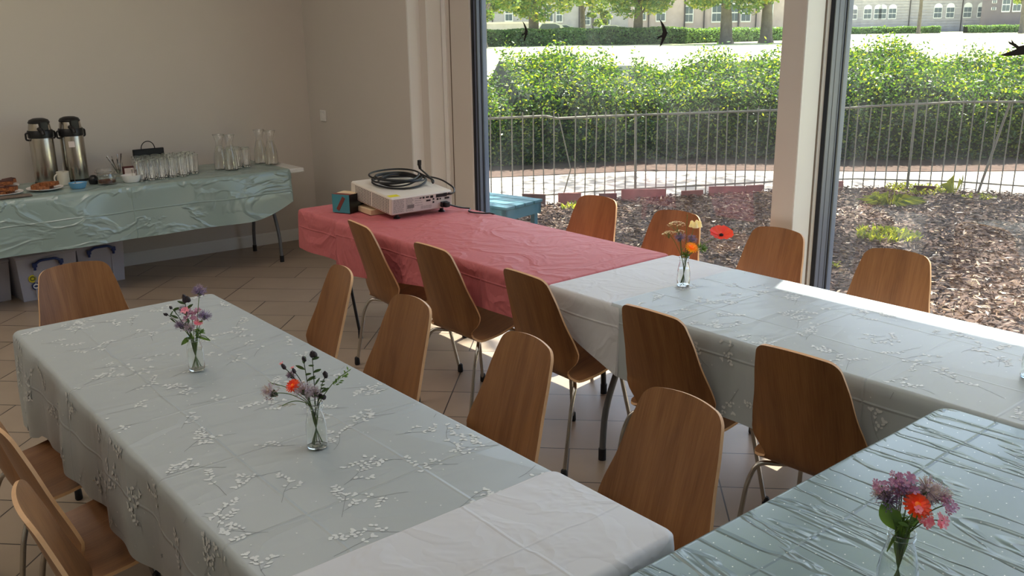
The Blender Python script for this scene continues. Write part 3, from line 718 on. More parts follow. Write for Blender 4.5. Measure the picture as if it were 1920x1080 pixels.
t = thing('tray', 'black tray with a wire handle leaning against the wall behind the glasses', 'tray', (2.32, 7.16, Z+.01), R(-2))
m = MB(); m.rbox(-.115, .115, -.012, .012, 0, .155, .006); m.build('tray_body', M['black'], t)
m = MB(); m.tube([(-.05+.05*(1-math.cos(a)), 0, .155+.055*math.sin(a)) for a in [math.pi*k/14 for k in range(15)]], .0035, 8); m.build('handle', M['black'], t, True)
def mk_glass():
    m = MB(); m.lathe([(0, .004), (.026, .0), (.029, .004), (.0335, .137), (.0325, .138), (.0315, .137), (.0270, .016), (0, .012)], 20)
    o = m.build('water_glass', M['real_glass'], None, True); m2 = MB(); m2.lathe([(0, .001), (.025, .001), (.0265, .012), (0, .0125)], 20); m2.build('base', M['glass_rim'], o, True)
    m2 = MB(); m2.tube([(.0328*math.cos(a), .0328*math.sin(a), .138) for a in [k*math.pi/12 for k in range(24)]], .0015, 6, closed=True); m2.build('rim', M['glass_rim'], o, True)
    return o
g0 = mk_glass(); tag(g0, 'tall clear tumbler in the crowd of glasses in the middle of the serving table', 'glass', 'glasses in front of the black tray'); index_kids()
first = True; jit = random.Random(4)
for j in range(5):
    for i in range(5+(j > 0)):
        x = 2.085+i*.076+j*.018+(.03 if j % 2 else 0)+jit.uniform(-.006, .006); y = 6.665+j*.075+i*.004+jit.uniform(-.006, .006)
        if first: g0.location = (x, y, Z); first = False
        else: dup(g0, (x, y, Z))
for i, (x, y) in enumerate(((2.87, 6.80), (2.945, 6.815), (2.90, 6.89), (2.975, 6.90), (2.84, 6.94), (2.93, 6.98), (2.83, 6.87))):
    dup(g0, (x, y, Z), label='tall clear tumbler between the two pairs of carafes', group='glasses between the carafes')
def carafe(x, y, label):
    t = thing('carafe', label, 'carafe', (x, y, Z), 0, 'water carafes on the serving table')
    m = MB(); pr = [(0, .004), (.046, .0), (.05, .006), (.05, .05), (.047, .10), (.036, .15), (.026, .185), (.025, .205), (.032, .235), (.044, .262)]
    inn = [(r-.002, z) for r, z in reversed(pr[2:])]
    m.lathe(pr+inn+[(0, .012)], 28); m.build('body', M['real_glass'], t, True)
    m = MB(); m.lathe([(0, .013), (.0475, .013), (.0475, .05), (.0445, .10), (.0335, .15), (.0245, .18), (0, .18)], 24); m.build('water', M['water'], t, True)
    m = MB(); m.tube([(.0435*math.cos(a), .0435*math.sin(a), .262) for a in [k*math.pi/14 for k in range(28)]], .0014, 6, closed=True); m.build('rim', M['glass_rim'], t, True)
    m = MB(); m.lathe([(0, .001), (.046, .001), (.048, .008), (0, .012)], 24); m.build('base', M['glass_rim'], t, True)
carafe(2.74, 6.82, 'glass water carafe farthest left, beside the crowd of tumblers')
carafe(2.785, 6.735, 'shorter-looking glass water carafe second from the left, nearer the table front')
carafe(3.11, 6.92, 'glass water carafe third from the left, nearer the wall')
carafe(3.145, 6.80, 'glass water carafe farthest right, near the bare table end')
# storage boxes
def storage(x, y, rz, label, w=.40, d=.50, h=.33, stickers=False):
    t = thing('storage_box', label, 'storage box', (x, y, 0), rz, 'storage boxes under the serving table')
    def tray(z0, z1, s0, s1, th, mb):
        pts = lambda s, z, e: [(sx*(w/2*s-e), sy*(d/2*s-e), z) for sx, sy in ((-1, -1), (1, -1), (1, 1), (-1, 1))]
        vs = pts(s0, z0, 0)+pts(s1, z1, 0)+pts(s1, z1, th)+pts(s0, z0+th, th)
        fs = [(3, 2, 1, 0)]+[(i, (i+1) % 4, 4+(i+1) % 4, 4+i) for i in range(4)]+[(4+i, 4+(i+1) % 4, 8+(i+1) % 4, 8+i) for i in range(4)]+[(8+i, 8+(i+1) % 4, 12+(i+1) % 4, 12+i) for i in range(4)]+[(12, 13, 14, 15)]
        mb.add(vs, fs)
    m = MB(); tray(0, h-.03, .88, .97, .004, m)
    for sx in (-.22, .22): m.box(w*sx-.006, w*sx+.006, -d*.475, -d*.45, .02, h-.05)
    m.build('tub', M['plastic_box'], t)
    m = MB(); m.rbox(-w/2, w/2, -d/2, d/2, h-.035, h-.008, .012); m.rbox(-w*.42, w*.42, -d*.42, d*.42, h-.008, h, .006); m.build('lid', M['plastic_box'], t)
    m = MB(); m.tube(bez([(-.085, -d/2-.004, h-.115), (-.085, -d/2-.012, h-.075), (-.05, -d/2-.014, h-.052), (.05, -d/2-.014, h-.052), (.085, -d/2-.012, h-.075), (.085, -d/2-.004, h-.115)]), .009, 8)
    m.rbox(-.1, -.07, -d/2-.018, -d/2+.002, h-.095, h-.065, .004); m.rbox(.07, .1, -d/2-.018, -d/2+.002, h-.095, h-.065, .004); m.build('clip_handle', M['box_handle'], t, True)
    if stickers:
        for zz, mk, xx in ((.155, 'yellow', -.105), (.10, 'navy', -.09)):
            m = MB(); f = lambda p: (xx+p[0], -d*.475-p[2]+.002, zz+p[1])
            m.prism([(.026*math.cos(a), .026*math.sin(a)) for a in [k*math.pi/12 for k in range(24)]], 0, .002, 0, f)
            m.prism([(.018*math.cos(a), .018*math.sin(a)) for a in [k*math.pi/12 for k in range(24)]], .002, .003, 1, f)
            m.prism([(.009*math.cos(a)*(1.5 if mk == 'navy' else 1), .007*math.sin(a)) for a in [k*math.pi/8 for k in range(16)]], .003, .0038, 0, f)
            m.build('round_sticker', [M[mk], M['white_cer'] if mk == 'navy' else M['yellow2']], t)
        m = MB(); m.box(-.05, .12, -d*.47, -d*.462, .02, .13); m.build('paper_sheet', M['white_cer'], t)
    return t
M['yellow2'] = mat('olive_print', rgb(120, 120, 40), .5)
storage(1.40, 6.98, R(4), 'clear plastic storage box with blue handles and two round stickers under the serving table', stickers=True)
storage(1.80, 7.08, R(2), 'clear plastic storage box under the serving table, right of the one with stickers', .34, .42, .33)
storage(1.02, 7.05, R(3), 'clear plastic storage box under the serving table, cut off by the left edge', .36, .42, .30)

# ---------------------------------------------------------------- projector and things on the red cloth
P = thing('projector', 'white projector with a black cable coiled on top, on the red cloth', 'projector', (2.845, 4.475, T+.046), R(-3))
P.rotation_euler = (R(5.5), R(0), R(-1))
w, d, h = .405, .45, .10
m = MB(); m.rbox(-w/2, w/2, -d/2, d/2, 0, h, .012); m.build('housing', M['proj'], P, True)
m = MB(); m.rbox(-w/2+.004, w/2-.004, -d/2-.003, -d/2+.01, .006, h-.006, .003); bk = m.build('rear_panel', M['proj_back'], P)
for k0 in (0, 11):
    m = MB()
    for k in range(k0, k0+11):
        for j in range(9):
            y = -d/2+.025+k*.0165+(.012 if k > 10 else 0); m.box(-w/2-.0012, -w/2+.001, y, y+.0075, .010+j*.009, .010+j*.009+.004)
    m.build('vent_grille', M['dark'], P)
m = MB(); rr = random.Random(5); PO = -.018
for k, (x, z, ww, hh) in enumerate([(-.02, .098, .012, .006), (.0, .098, .012, .010), (.022, .098, .02, .008), (.052, .097, .018, .014), (.09, .097, .05, .018), (.14, .098, .024, .02), (.172, .1, .012, .012),
                                    (.025, .078, .028, .009), (.068, .082, .010, .010), (.068, .064, .010, .010), (.095, .078, .012, .010), (.115, .078, .008, .008), (.15, .078, .03, .010)]):
    m.box(x, x+ww, -d/2-.005, -d/2-.002, z-hh/2+PO, z+hh/2+PO)
m.build('ports', M['dark'], P)
m = MB()
def lines(x0, x1, z0, z1, n):
    for k in range(n):
        z = z1-(z1-z0)*k/max(1, n-1); x = x0
        while x < x1-.008:
            L = rr.uniform(.006, .02); m.box(x, min(x+L, x1), -d/2-.0036, -d/2-.0028, z, z+.0022); x += L+.003
lines(-.19, -.12, .015, .085, 14); lines(-.11, -.06, .015, .085, 12); m.box(-.10, -.055, -d/2-.0036, -d/2-.0028, .03, .05); lines(-.05, -.0, .04, .08, 4); lines(-.01, .07, .018, .03, 3)
m.build('printed_label', M['print_grey'], P)
m = MB(); m.box(-w/2+.008, -w/2+.07, -d/2+.02, -d/2+.06, h, h+.001); m.build('warning_sticker', M['yellow'], P)
for x, y in ((-.15, -.2), (.15, -.2), (-.15, .18), (.15, .18)):
    m = MB(); m.lathe([(.0, -.028), (.018, -.028), (.02, -.022), (.012, -.016), (.009, 0), (0, 0)], 16, c=(x, y, 0)); m.build('foot', M['black'], P, True)
m = MB(); m.rbox(.12, .165, -d/2-.022, -d/2-.002, .012, .042, .004); m.build('power_socket', M['dark'], P)
# coiled cable on top
t = thing('cable', 'black cable coiled in loops on top of the projector', 'cable', (2.855, 4.50, T+.046+h+.007), 0); t.rotation_euler = (R(5.5), 0, 0)
pts = []
for k in range(7*36):
    a = k*2*math.pi/36; lp = k/36; rr_ = .118+.022*math.sin(lp*2.3)+.008*math.sin(a*3+lp)
    pts.append(((rr_*1.15)*math.cos(a)+.012*math.sin(lp*1.7), rr_*.95*math.sin(a)+.012*math.cos(lp*2.1), .004+.0068*lp+.006*math.sin(a+lp)))
e = pts[-1]
m = MB(); m.tube(pts, .0052, 8); m.build('coil', M['black'], t, True)
tail = bez([e, (e[0]+.03, -.14, .03), (.12, -.17, .02), (.155, -.10, .035), (.135, -.05, .065), (.12, -.04, .08)], 8)
m = MB(); m.tube(tail, .0052, 8); m.build('loose_end', M['black'], t, True)
m = MB(); q = tail[-1]; m.tube([q, q+Vector((-.004, .004, .025))], [.008, .0095], 10); m.rbox(q.x-.014, q.x+.006, q.y-.004, q.y+.012, q.z+.02, q.z+.052, .003); m.build('plug', M['black'], t, True)
m = MB(); m.tube(bez([(.12, .03, .02), (.19, .02, .02), (.24, -.08, .015), (.245, -.21, -.01), (.19, -.28, -.022), (.12, -.252, -.026)], 8), .005, 8); m.build('lead_to_ports', M['black'], t, True)
t = thing('power_cable', 'black mains lead running from the projector across the red cloth', 'cable', (0, 0, 0))
m = MB(); m.tube(bez([(2.995, 4.225, T+.05), (3.08, 4.21, T+.02), (3.14, 4.19, T+.011), (3.06, 4.12, T+.011), (3.10, 4.02, T+.011), (3.15, 4.0, T+.010), (3.19, 3.99, T-.03), (3.195, 3.98, T-.12)], 8), .0045, 8); m.build('lead', M['black'], t, True)
m = MB(); m.rbox(2.972, 3.005, 4.205, 4.232, T+.035, T+.065, .006); m.build('plug', M['black'], t, True)
t = thing('flat_box', 'flat cream box propping up the left side of the projector', 'box', (2.74, 4.56, T+.001), R(-6)); m = MB(); m.rbox(-.10, .05, -.12, .12, 0, .030, .003); m.build('box_body', M['tan_card'], t)
t = thing('product_box', 'small turquoise and black box left of the projector', 'box', (2.60, 4.665, T+.001), R(24))
m = MB(); w2, d2, h2 = .115, .12, .105
m.box(-w2/2, w2/2, -d2/2, d2/2, 0, h2); m.build('box_body', M['black'], t)
m = MB(); m.box(-w2/2-.001, -w2/2, -d2/2, d2/2, 0, h2); m.build('turquoise_side', M['turq'], t)
m = MB(); m.box(-w2/2, -w2*.15, -d2/2, d2/2, h2, h2+.001); m.build('maroon_band', M['maroon'], t)
m = MB(); m.box(-w2*.15, w2/2, -d2/2, d2/2, h2, h2+.0012); m.build('pale_top', M['tan_card'], t)
m = MB(); f = lambda p: (-w2/2-.001-p[2], p[0], h2/2+p[1]); c_, s_ = math.cos(R(-58)), math.sin(R(-58))
m.prism([(x*c_-y*s_, x*s_+y*c_) for x, y in ((-.044, -.011), (.044, -.011), (.044, .011), (-.044, .011))], 0, .001, 0, f); m.build('device_picture', M['maroon'], t)

# ---------------------------------------------------------------- posies
M['stem'] = mat('green_stem', rgb(96, 124, 62), .5)
M['stem_dark'] = mat('dark_green_stem', rgb(58, 76, 48), .5)
M['leafg'] = leaf_mat('posy_leaf', [rgb(74, 112, 56), rgb(112, 150, 84)], .25)
M['leafd'] = leaf_mat('posy_leaf_dark', [rgb(40, 62, 44), rgb(70, 100, 60)], .2)
M['purple'] = leaf_mat('purple_petal', [rgb(110, 98, 160), rgb(160, 150, 205)], .3)
M['lilac'] = leaf_mat('lilac_petal', [rgb(150, 140, 190), rgb(195, 188, 222)], .3)
M['mauve'] = leaf_mat('mauve_petal', [rgb(150, 100, 160), rgb(195, 150, 195)], .3)
M['pink'] = leaf_mat('pink_petal', [rgb(222, 130, 180), rgb(240, 175, 210)], .3)
M['orange'] = leaf_mat('orange_red_petal', [rgb(214, 66, 24), rgb(236, 92, 40)], .3)
M['gold'] = leaf_mat('golden_petal', [rgb(236, 150, 14), rgb(248, 184, 40)], .3)
M['poppy'] = leaf_mat('poppy_petal', [rgb(206, 52, 44), rgb(232, 84, 70)], .35)
M['whitep'] = leaf_mat('white_petal', [rgb(214, 214, 190), rgb(240, 240, 228)], .3)
M['bud'] = mat('dark_bud', rgb(58, 50, 56), .6)
M['straw'] = mat('dry_grass', rgb(196, 178, 128), .7)
M['centre'] = mat('flower_centre', rgb(40, 32, 30), .7)
def petal_ring(m, n, r, w, dz, mi=0, c=Vector((0, 0, 0)), a0=0, r0=.001, cup=0):
    for k in range(n):
        a = a0+2*math.pi*k/n; u = Vector((math.cos(a), math.sin(a), 0)); v = Vector((-math.sin(a), math.cos(a), 0))
        P = [c+u*r0, c+u*(r*.55)-v*w*.85+Vector((0, 0, dz*.5+cup)), c+u*(r*.93)-v*w*.6+Vector((0, 0, dz)), c+u*r*.9+Vector((0, 0, dz*.95)), c+u*(r*.93)+v*w*.6+Vector((0, 0, dz)), c+u*(r*.55)+v*w*.85+Vector((0, 0, dz*.5+cup))]
        m.add(P, [tuple(range(6))], mi)
def spikes(m, n, r, rr, up=-.2, w=.0009, mi=0, c=Vector((0, 0, 0)), pet=True):
    for k in range(n):
        d = Vector((rr.gauss(0, 1), rr.gauss(0, 1), rr.gauss(.4, 1))).normalized()
        if d.z < up: d.z = -d.z
        L = r*rr.uniform(.7, 1.05); s = d.orthogonal().normalized()*w; s2 = d.cross(s)
        m.add([c+d*r*.2-s, c+d*r*.2+s, c+d*L+s*.5, c+d*L-s*.5], [(0, 1, 2, 3)], mi)
        if pet and k % 2 == 0:
            q = c+d*L*.85; e = r*.17; m.add([q-s*e/w*.5, q-s2*e/w*.5, q+s*e/w*.5, q+s2*e/w*.5], [(0, 1, 2, 3)], mi)
def bloom(kind, t, loc, size, rr, rot):
    m = MB(); mats = []; nm = 'bloom'
    if kind in ('purple', 'lilac', 'mauve'):
        spikes(m, 150, size, rr, w=.0006); mats = [M[kind], M['stem_dark']]
        m.lathe([(0, -size*.7), (size*.18, -size*.5), (size*.35, -size*.1), (0, 0)], 8, 1)
    elif kind == 'cluster':
        for k in range(14):
            c = Vector((rr.uniform(-.8, .8), rr.uniform(-.8, .8), rr.uniform(-.4, .4)))*size; petal_ring(m, 5, size*.42, size*.15, size*.05, 0, c, rr.random(), .0005)
        mats = [M['mauve']]
    elif kind == 'pinkc':
        for k in range(8):
            c = Vector((rr.uniform(-.7, .7), rr.uniform(-.7, .7), rr.uniform(-.3, .3)))*size; petal_ring(m, 5, size*.5, size*.2, size*.05, 0, c, rr.random(), .0005)
        mats = [M['pink']]
    elif kind == 'pink':
        petal_ring(m, 5, size, size*.34, size*.1); petal_ring(m, 5, size*.8, size*.3, size*.2, 0, Vector((0, 0, .001)), .6); mats = [M['pink']]
    elif kind in ('orange', 'gold'):
        petal_ring(m, 15, size, size*.15, size*.05); petal_ring(m, 13, size*.85, size*.14, size*.2, 0, Vector((0, 0, .002)), .2); petal_ring(m, 9, size*.5, size*.12, size*.3, 0, Vector((0, 0, .003)), .1)
        m.lathe([(0, -.006), (size*.3, -.003), (size*.32, .003), (size*.2, size*.22), (0, size*.24)], 12, 1 if kind == 'orange' else 0); mats = [M[kind], M['gold']]
    elif kind == 'poppy':
        for k in range(4):
            a = k*math.pi/2+.4
            m.grid(lambda u, v: (Vector((math.cos(a+(u-.5)*1.9), math.sin(a+(u-.5)*1.9), 0))*(size*v*(1+.05*math.sin(u*19)))+Vector((0, 0, size*.35*v*v+size*.04*math.sin(u*25)*v+(k % 2)*.002))), 10, 4, 0)
        m.lathe([(0, 0), (size*.17, .001), (size*.18, size*.1), (size*.1, size*.2), (0, size*.2)], 12, 1); spikes(m, 30, size*.3, rr, w=.0006, mi=1, pet=False); mats = [M['poppy'], M['centre']]
    elif kind == 'umbel':
        for k in range(60):
            a = rr.uniform(0, 6.28); q = math.sqrt(rr.random()); c = Vector((q*math.cos(a)*size, q*math.sin(a)*size, size*.35*(1-q*q)+rr.uniform(-.001, .001)))
            petal_ring(m, 5, size*.11, size*.045, 0, 0, c, rr.random(), .0003)
            if k % 4 == 0: m.tube([(0, 0, -size*.8), c], .0004, 4, 1)
        mats = [M['whitep'], M['stem']]
    elif kind == 'bell':
        for k in range(4):
            a = k*1.7+.4; c = Vector((math.cos(a), math.sin(a), 0))*size*.5
            m.lathe([(0, .004), (size*.2, 0), (size*.3, -size*.45), (size*.42, -size*.75)], 9, 0, c)
        mats = [M['whitep']]
    elif kind == 'green':
        spikes(m, 60, size, rr, w=.0014); mats = [M['leafg']]
    elif kind == 'bud':
        for k in range(3):
            c = Vector((rr.uniform(-1, 1), rr.uniform(-1, 1), rr.uniform(-.3, .6)))*size*.9 if k else Vector((0, 0, 0)); m.lathe([(0, -size), (size*.55, -size*.6), (size*.6, 0), (size*.25, size*.8), (0, size)], 9, 0, c)
        mats = [M['bud']]; nm = 'buds'
    elif kind == 'onebud':
        m.lathe([(0, -size), (size*.5, -size*.5), (size*.5, .2*size), (size*.2, size*.9), (0, size)], 9); petal_ring(m, 5, size*.7, size*.3, size*.5, 1, Vector((0, 0, size*.7))); mats = [M['bud'], M['pink']]; nm = 'bud'
    elif kind == 'sprig':
        for k in range(22):
            a = rr.uniform(0, 6.28); z = -size*2.6*k/22; u = Vector((math.cos(a), math.sin(a), .6)); v = u.orthogonal().normalized()*.0022
            c = Vector((0, 0, z)); m.add([c, c+u*.006-v, c+u*.011, c+u*.006+v], [(0, 1, 2, 3)])
        mats = [M['leafg']]; nm = 'leaflets'
    elif kind == 'grass':
        for k in range(12):
            a = rr.uniform(0, 6.28); z = -size*2*k/12; u = Vector((math.cos(a)*.3, math.sin(a)*.3, 1)).normalized(); v = u.orthogonal().normalized()*.0012; c = Vector((0, 0, z))
            m.add([c, c+u*.006-v, c+u*.016, c+u*.006+v], [(0, 1, 2, 3)])
        mats = [M['straw']]; nm = 'seed_head'
    elif kind == 'leaf': return
    m.build(nm, mats, t, True, loc=loc, rot=rot)
def leaf_on(t, p0, p1, w, mk='leafg'):
    p0, p1 = Vector(p0), Vector(p1); d = p1-p0; s = d.cross(Vector((.3, .6, .5))).normalized()
    m = MB(); up = Vector((0, 0, 1))
    m.grid(lambda u, v: p0+d*v+s*((u-.5)*2*w*math.sin(math.pi*min(1, v*.96+.02))**.8)+up*(abs(u-.5)*w*.5-.02*v*v*d.length*3), 4, 8, 0); m.build('leaf', M[mk], t, True)
def vase(x, y, kind, label):
    t = thing('flower_vase', label, 'vase', (x, y, T+.003), 0, 'small glass bottles of flowers')
    if kind == 0: pr = [(0, .003), (.021, 0), (.0245, .006), (.025, .06), (.0235, .075), (.0185, .090), (.018, .098), (.0205, .101), (.0205, .106)]
    elif kind == 1: pr = [(0, .003), (.023, 0), (.026, .006), (.026, .058), (.022, .078), (.0175, .096), (.0175, .108), (.020, .111), (.020, .118)]
    else: pr = [(0, .003), (.03, 0), (.034, .006), (.036, .05), (.030, .085), (.024, .105), (.022, .12), (.0235, .124), (.0235, .13)]
    inn = [(max(.001, r-.0016), z) for r, z in reversed(pr[2:])]
    m = MB(); m.lathe(pr+inn+[(0, .008)], 28); m.build('bottle', M['real_glass'], t, True)
    m = MB(); rw = pr[2][0]-.002; m.lathe([(0, .009), (rw, .009), (rw, pr[3][1]), (rw*.9, pr[4][1]*.92), (0, pr[4][1]*.92)], 24); m.build('water', M['water'], t, True)
    m = MB(); m.lathe([(0, .0005), (rw*.95, .0005), (rw, .008), (0, .009)], 24); m.build('base', M['glass_rim'], t, True)
    zt = pr[-1][1]; rt_ = pr[-1][0]
    m = MB(); m.tube([(rt_*math.cos(a), rt_*math.sin(a), zt) for a in [k*math.pi/12 for k in range(24)]], .0014, 6, closed=True); m.tube([(pr[-2][0]*math.cos(a), pr[-2][0]*math.sin(a), pr[-2][1]-.004) for a in [k*math.pi/12 for k in range(24)]], .0011, 6, closed=True); m.build('rim', M['glass_rim'], t, True)
    return zt
RH = Vector((math.cos(YAW), -math.sin(YAW), 0)); FH = Vector((math.sin(YAW), math.cos(YAW), 0))
KN = {'purple': 'phacelia', 'lilac': 'phacelia', 'mauve': 'phacelia', 'cluster': 'stock_flower', 'pinkc': 'campion', 'pink': 'campion', 'orange': 'marigold', 'gold': 'marigold', 'poppy': 'poppy', 'umbel': 'yarrow', 'bell': 'bellflower', 'green': 'green_bloom', 'bud': 'budding_flower', 'onebud': 'budding_flower', 'sprig': 'leafy_plant', 'grass': 'wild_grass', 'leaf': 'leafy_plant'}
def posy(x, y, zt, s, items, group, seed):
    "items: kind, right, up (metres above the table), depth, size, label, [leaf list]"
    rr = random.Random(seed)
    for kind, rx, uz, dp, size, label in items:
        t = thing(KN[kind], label, 'flower', (x, y, T+.003), 0, group)
        q = RH*rx+FH*dp+Vector((0, 0, uz)); a = rr.uniform(0, 6.28); foot = Vector((.013*math.cos(a), .013*math.sin(a), .012)); neck = Vector((q.x, q.y, 0)); neck = neck.normalized()*min(.010, neck.length)+Vector((0, 0, zt))
        tilt = (q-neck).normalized(); rot = (tilt*.6+Vector((0, 0, .35))-FH*.5).normalized().to_track_quat('Z', 'Y').to_euler()
        if kind in ('sprig', 'grass', 'onebud'): rot = tilt.to_track_quat('Z', 'Y').to_euler()
        if kind == 'umbel': rot = (0.35*tilt+Vector((0, 0, 1))).to_track_quat('Z', 'Y').to_euler()
        if kind == 'bell': rot = (0, 0, 0)
        if kind == 'poppy': rot = (Vector((0, 0, 1))-FH*.45).to_track_quat('Z', 'Y').to_euler()
        m = MB(); m.tube(bez([foot, Vector((-foot.x*.4, -foot.y*.4, zt*.55)), neck, neck.lerp(q, .55)+Vector((0, 0, .012)), q], 5), .0011 if kind not in ('leaf',) else .0014, 6); m.build('stem', M['stem_dark' if kind in ('bud', 'onebud') else 'stem'], t, True)
        bloom(kind, t, q, size, rr, rot)
        if kind == 'leaf': leaf_on(t, neck, q, size, 'leafg'); leaf_on(t, Vector((0, 0, zt*.5)), neck+Vector((.004, 0, .02)), size*.6, 'leafg')
        elif kind == 'bud':
            for k in range(5):
                b = neck.lerp(q, .35+.13*k); aa = rr.uniform(0, 6.28); leaf_on(t, b, b+Vector((math.cos(aa)*.022, math.sin(aa)*.022, .014)), .006, 'leafd')
        elif kind in ('purple', 'cluster', 'pink'):
            b = neck.lerp(q, .3); aa = rr.uniform(0, 6.28); leaf_on(t, b, b+Vector((math.cos(aa)*.02, math.sin(aa)*.02, .012)), .005, 'leafg')
zt = vase(.94, 2.69, 0, 'glass bottle with the purple posy, far end of the foreground table')
G = 'flowers in the far bottle on the foreground table'
posy(.94, 2.69, zt, 1, [('purple', .034, .250, 0, .026, 'tall lilac-blue phacelia, topmost bloom of the purple posy'), ('bud', -.014, .226, .0, .013, 'dark budded stem just below the topmost phacelia'), ('pink', -.010, .198, -.02, .015, 'pink campion in the middle of the purple posy'),
  ('purple', .040, .172, 0, .024, 'purple phacelia on the right of the purple posy'), ('cluster', .002, .178, .0, .024, 'mauve clustered bloom at the centre of the purple posy'), ('purple', -.025, .185, .015, .022, 'purple phacelia behind the pink campion'), ('purple', -.030, .145, -.01, .022, 'deep blue-purple bloom at the lower left of the purple posy'),
  ('lilac', -.002, .140, -.018, .022, 'pale lilac bloom low at the front of the purple posy'), ('pinkc', .024, .155, -.01, .014, 'small pink blooms low on the right of the purple posy'), ('green', .018, .120, 0, .02, 'yellow-green foliage head at the neck of the far bottle'),
  ('bud', -.062, .200, .01, .006, 'thin branching dark stem reaching up on the left of the purple posy'), ('bud', -.078, .178, .01, .006, 'thin dark stem farthest left in the purple posy'), ('leaf', -.036, .085, -.01, .009, 'leafy stem drooping left from the far bottle'), ('leaf', .05, .095, 0, .007, 'thin leafy stem arching right from the far bottle')], G, 1)
zt = vase(.96, 1.95, 1, 'glass bottle with the loose mixed posy, middle of the foreground table')
G = 'flowers in the nearer bottle on the foreground table'
posy(.96, 1.95, zt, 1, [('lilac', -.100, .150, -.01, .030, 'pale lilac phacelia farthest left in the loose mixed posy'), ('orange', -.046, .168, -.01, .021, 'orange-red marigold in the loose mixed posy'), ('lilac', -.018, .158, -.02, .030, 'pale lilac phacelia at the centre of the loose mixed posy'), ('lilac', .004, .146, -.01, .024, 'small lilac phacelia right of the centre of the loose posy'),
  ('onebud', -.068, .215, .0, .010, 'pink bud on a curved stem, upper left of the loose posy'), ('onebud', -.046, .20, .01, .009, 'small closed bud beside the pink bud'), ('purple', -.055, .182, .02, .016, 'small dark purple bloom behind the orange marigold'), ('bud', .004, .246, 0, .011, 'dark budded leafy stem, tallest of the loose posy'), ('bud', .034, .190, .0, .009, 'reddish dark buds on the right of the loose posy'), ('bud', -.018, .235, 0, .007, 'single dark bud left of the tallest stem'),
  ('bud', .02, .14, -.01, .010, 'wilted dark calyces low on the right of the loose posy'), ('sprig', .092, .205, -.01, .022, 'green leafy sprig leaning far right out of the loose posy'), ('grass', -.075, .12, -.02, .020, 'dry grass seed head drooping left of the nearer bottle'), ('grass', -.11, .165, .02, .018, 'pale dry grass head behind the leftmost phacelia')], G, 2)
zt = vase(2.79, 2.315, 1, 'glass bottle on the grey table near the pillar, with the red poppy posy')
G = 'flowers in the bottle beside the white cloth strip'
posy(2.79, 2.315, zt, 1, [('gold', .024, .160, -.02, .029, 'golden marigold low at the front of the poppy posy'), ('purple', -.020, .195, 0, .028, 'violet phacelia left of the golden marigold'), ('purple', .028, .185, .01, .026, 'violet phacelia behind the golden marigold'), ('umbel', -.036, .250, 0, .036, 'pale flat umbel at the top left of the poppy posy'),
  ('umbel', -.066, .215, 0, .026, 'greyish umbel farthest left in the poppy posy'), ('umbel', -.020, .218, .01, .022, 'small cream umbel between the phacelias and the big umbel'), ('bell', .04, .262, 0, .030, 'white drooping bellflowers at the top right of the poppy posy'), ('poppy', .148, .198, .02, .046, 'red poppy leaning out to the right over the mulch view'), ('green', .065, .150, 0, .032, 'yellow-green spiky bloom right of the golden marigold'),
  ('green', .002, .125, 0, .022, 'green foliage in the neck of the bottle by the pillar'), ('grass', .005, .29, 0, .012, 'thin straight grass stem, tallest in the poppy posy')], G, 3)
zt = vase(1.46, .69, 2, 'glass bottle on the teal cloth in the bottom right')
G = 'flowers in the bottle on the teal cloth'
posy(1.46, .69, zt, 1, [('orange', .006, .198, -.03, .027, 'orange-red marigold at the front of the teal table posy'), ('pink', .000, .202, -.05, .009, 'tiny pink bloom in front of the orange marigold'), ('cluster', -.008, .225, 0, .024, 'mauve bloom at the top of the teal table posy'), ('cluster', -.046, .222, 0, .014, 'mauve bloom on a thin stem at the left of the teal table posy'), ('cluster', -.022, .238, 0, .012, 'small mauve bloom topmost in the teal table posy'),
  ('purple', -.030, .192, 0, .026, 'violet phacelia left of the orange marigold'), ('purple', .006, .205, .01, .028, 'violet phacelia behind the orange marigold'), ('lilac', .038, .210, 0, .030, 'pale violet phacelia upper right in the teal table posy'), ('purple', .035, .188, .01, .026, 'dark violet phacelia right of the orange marigold'), ('lilac', .062, .195, .01, .026, 'pale phacelia farthest right in the teal table posy'),
  ('purple', -.012, .212, .0, .026, 'violet phacelia at the middle of the teal table posy, below the mauve bloom'), ('lilac', -.040, .200, .01, .022, 'pale violet phacelia behind the left mauve bloom on the teal table'), ('cluster', .07, .19, -.01, .020, 'pale mauve bloom at the right edge of the teal table posy'), ('pinkc', .034, .160, -.02, .017, 'bright pink campion just right below the marigold'), ('pinkc', .062, .160, -.015, .017, 'bright pink campion lowest on the right'), ('leaf', -.045, .195, -.01, .018, 'broad green leaf rising left from the teal table bottle'), ('leaf', .035, .178, 0, .017, 'broad green leaf rising right from the teal table bottle'), ('leaf', -.03, .10, -.015, .006, 'narrow leaf hanging left from the teal table bottle'), ('green', 0, .145, 0, .022, 'green foliage at the neck of the teal table bottle')], G, 4)
zt = vase(2.765, .985, 1, 'glass bottle cut off by the right edge, on the grey table')
posy(2.765, .985, zt, 1, [('green', -.004, .19, 0, .03, 'green spiky foliage in the bottle cut off by the right edge'), ('lilac', -.015, .235, 0, .03, 'greyish blue bloom in the bottle cut off by the right edge'), ('leaf', -.01, .16, 0, .012, 'green leaf in the bottle cut off by the right edge'), ('purple', .03, .21, 0, .028, 'purple bloom in the bottle just outside the right edge')], 'flowers in the bottle at the right edge', 5)

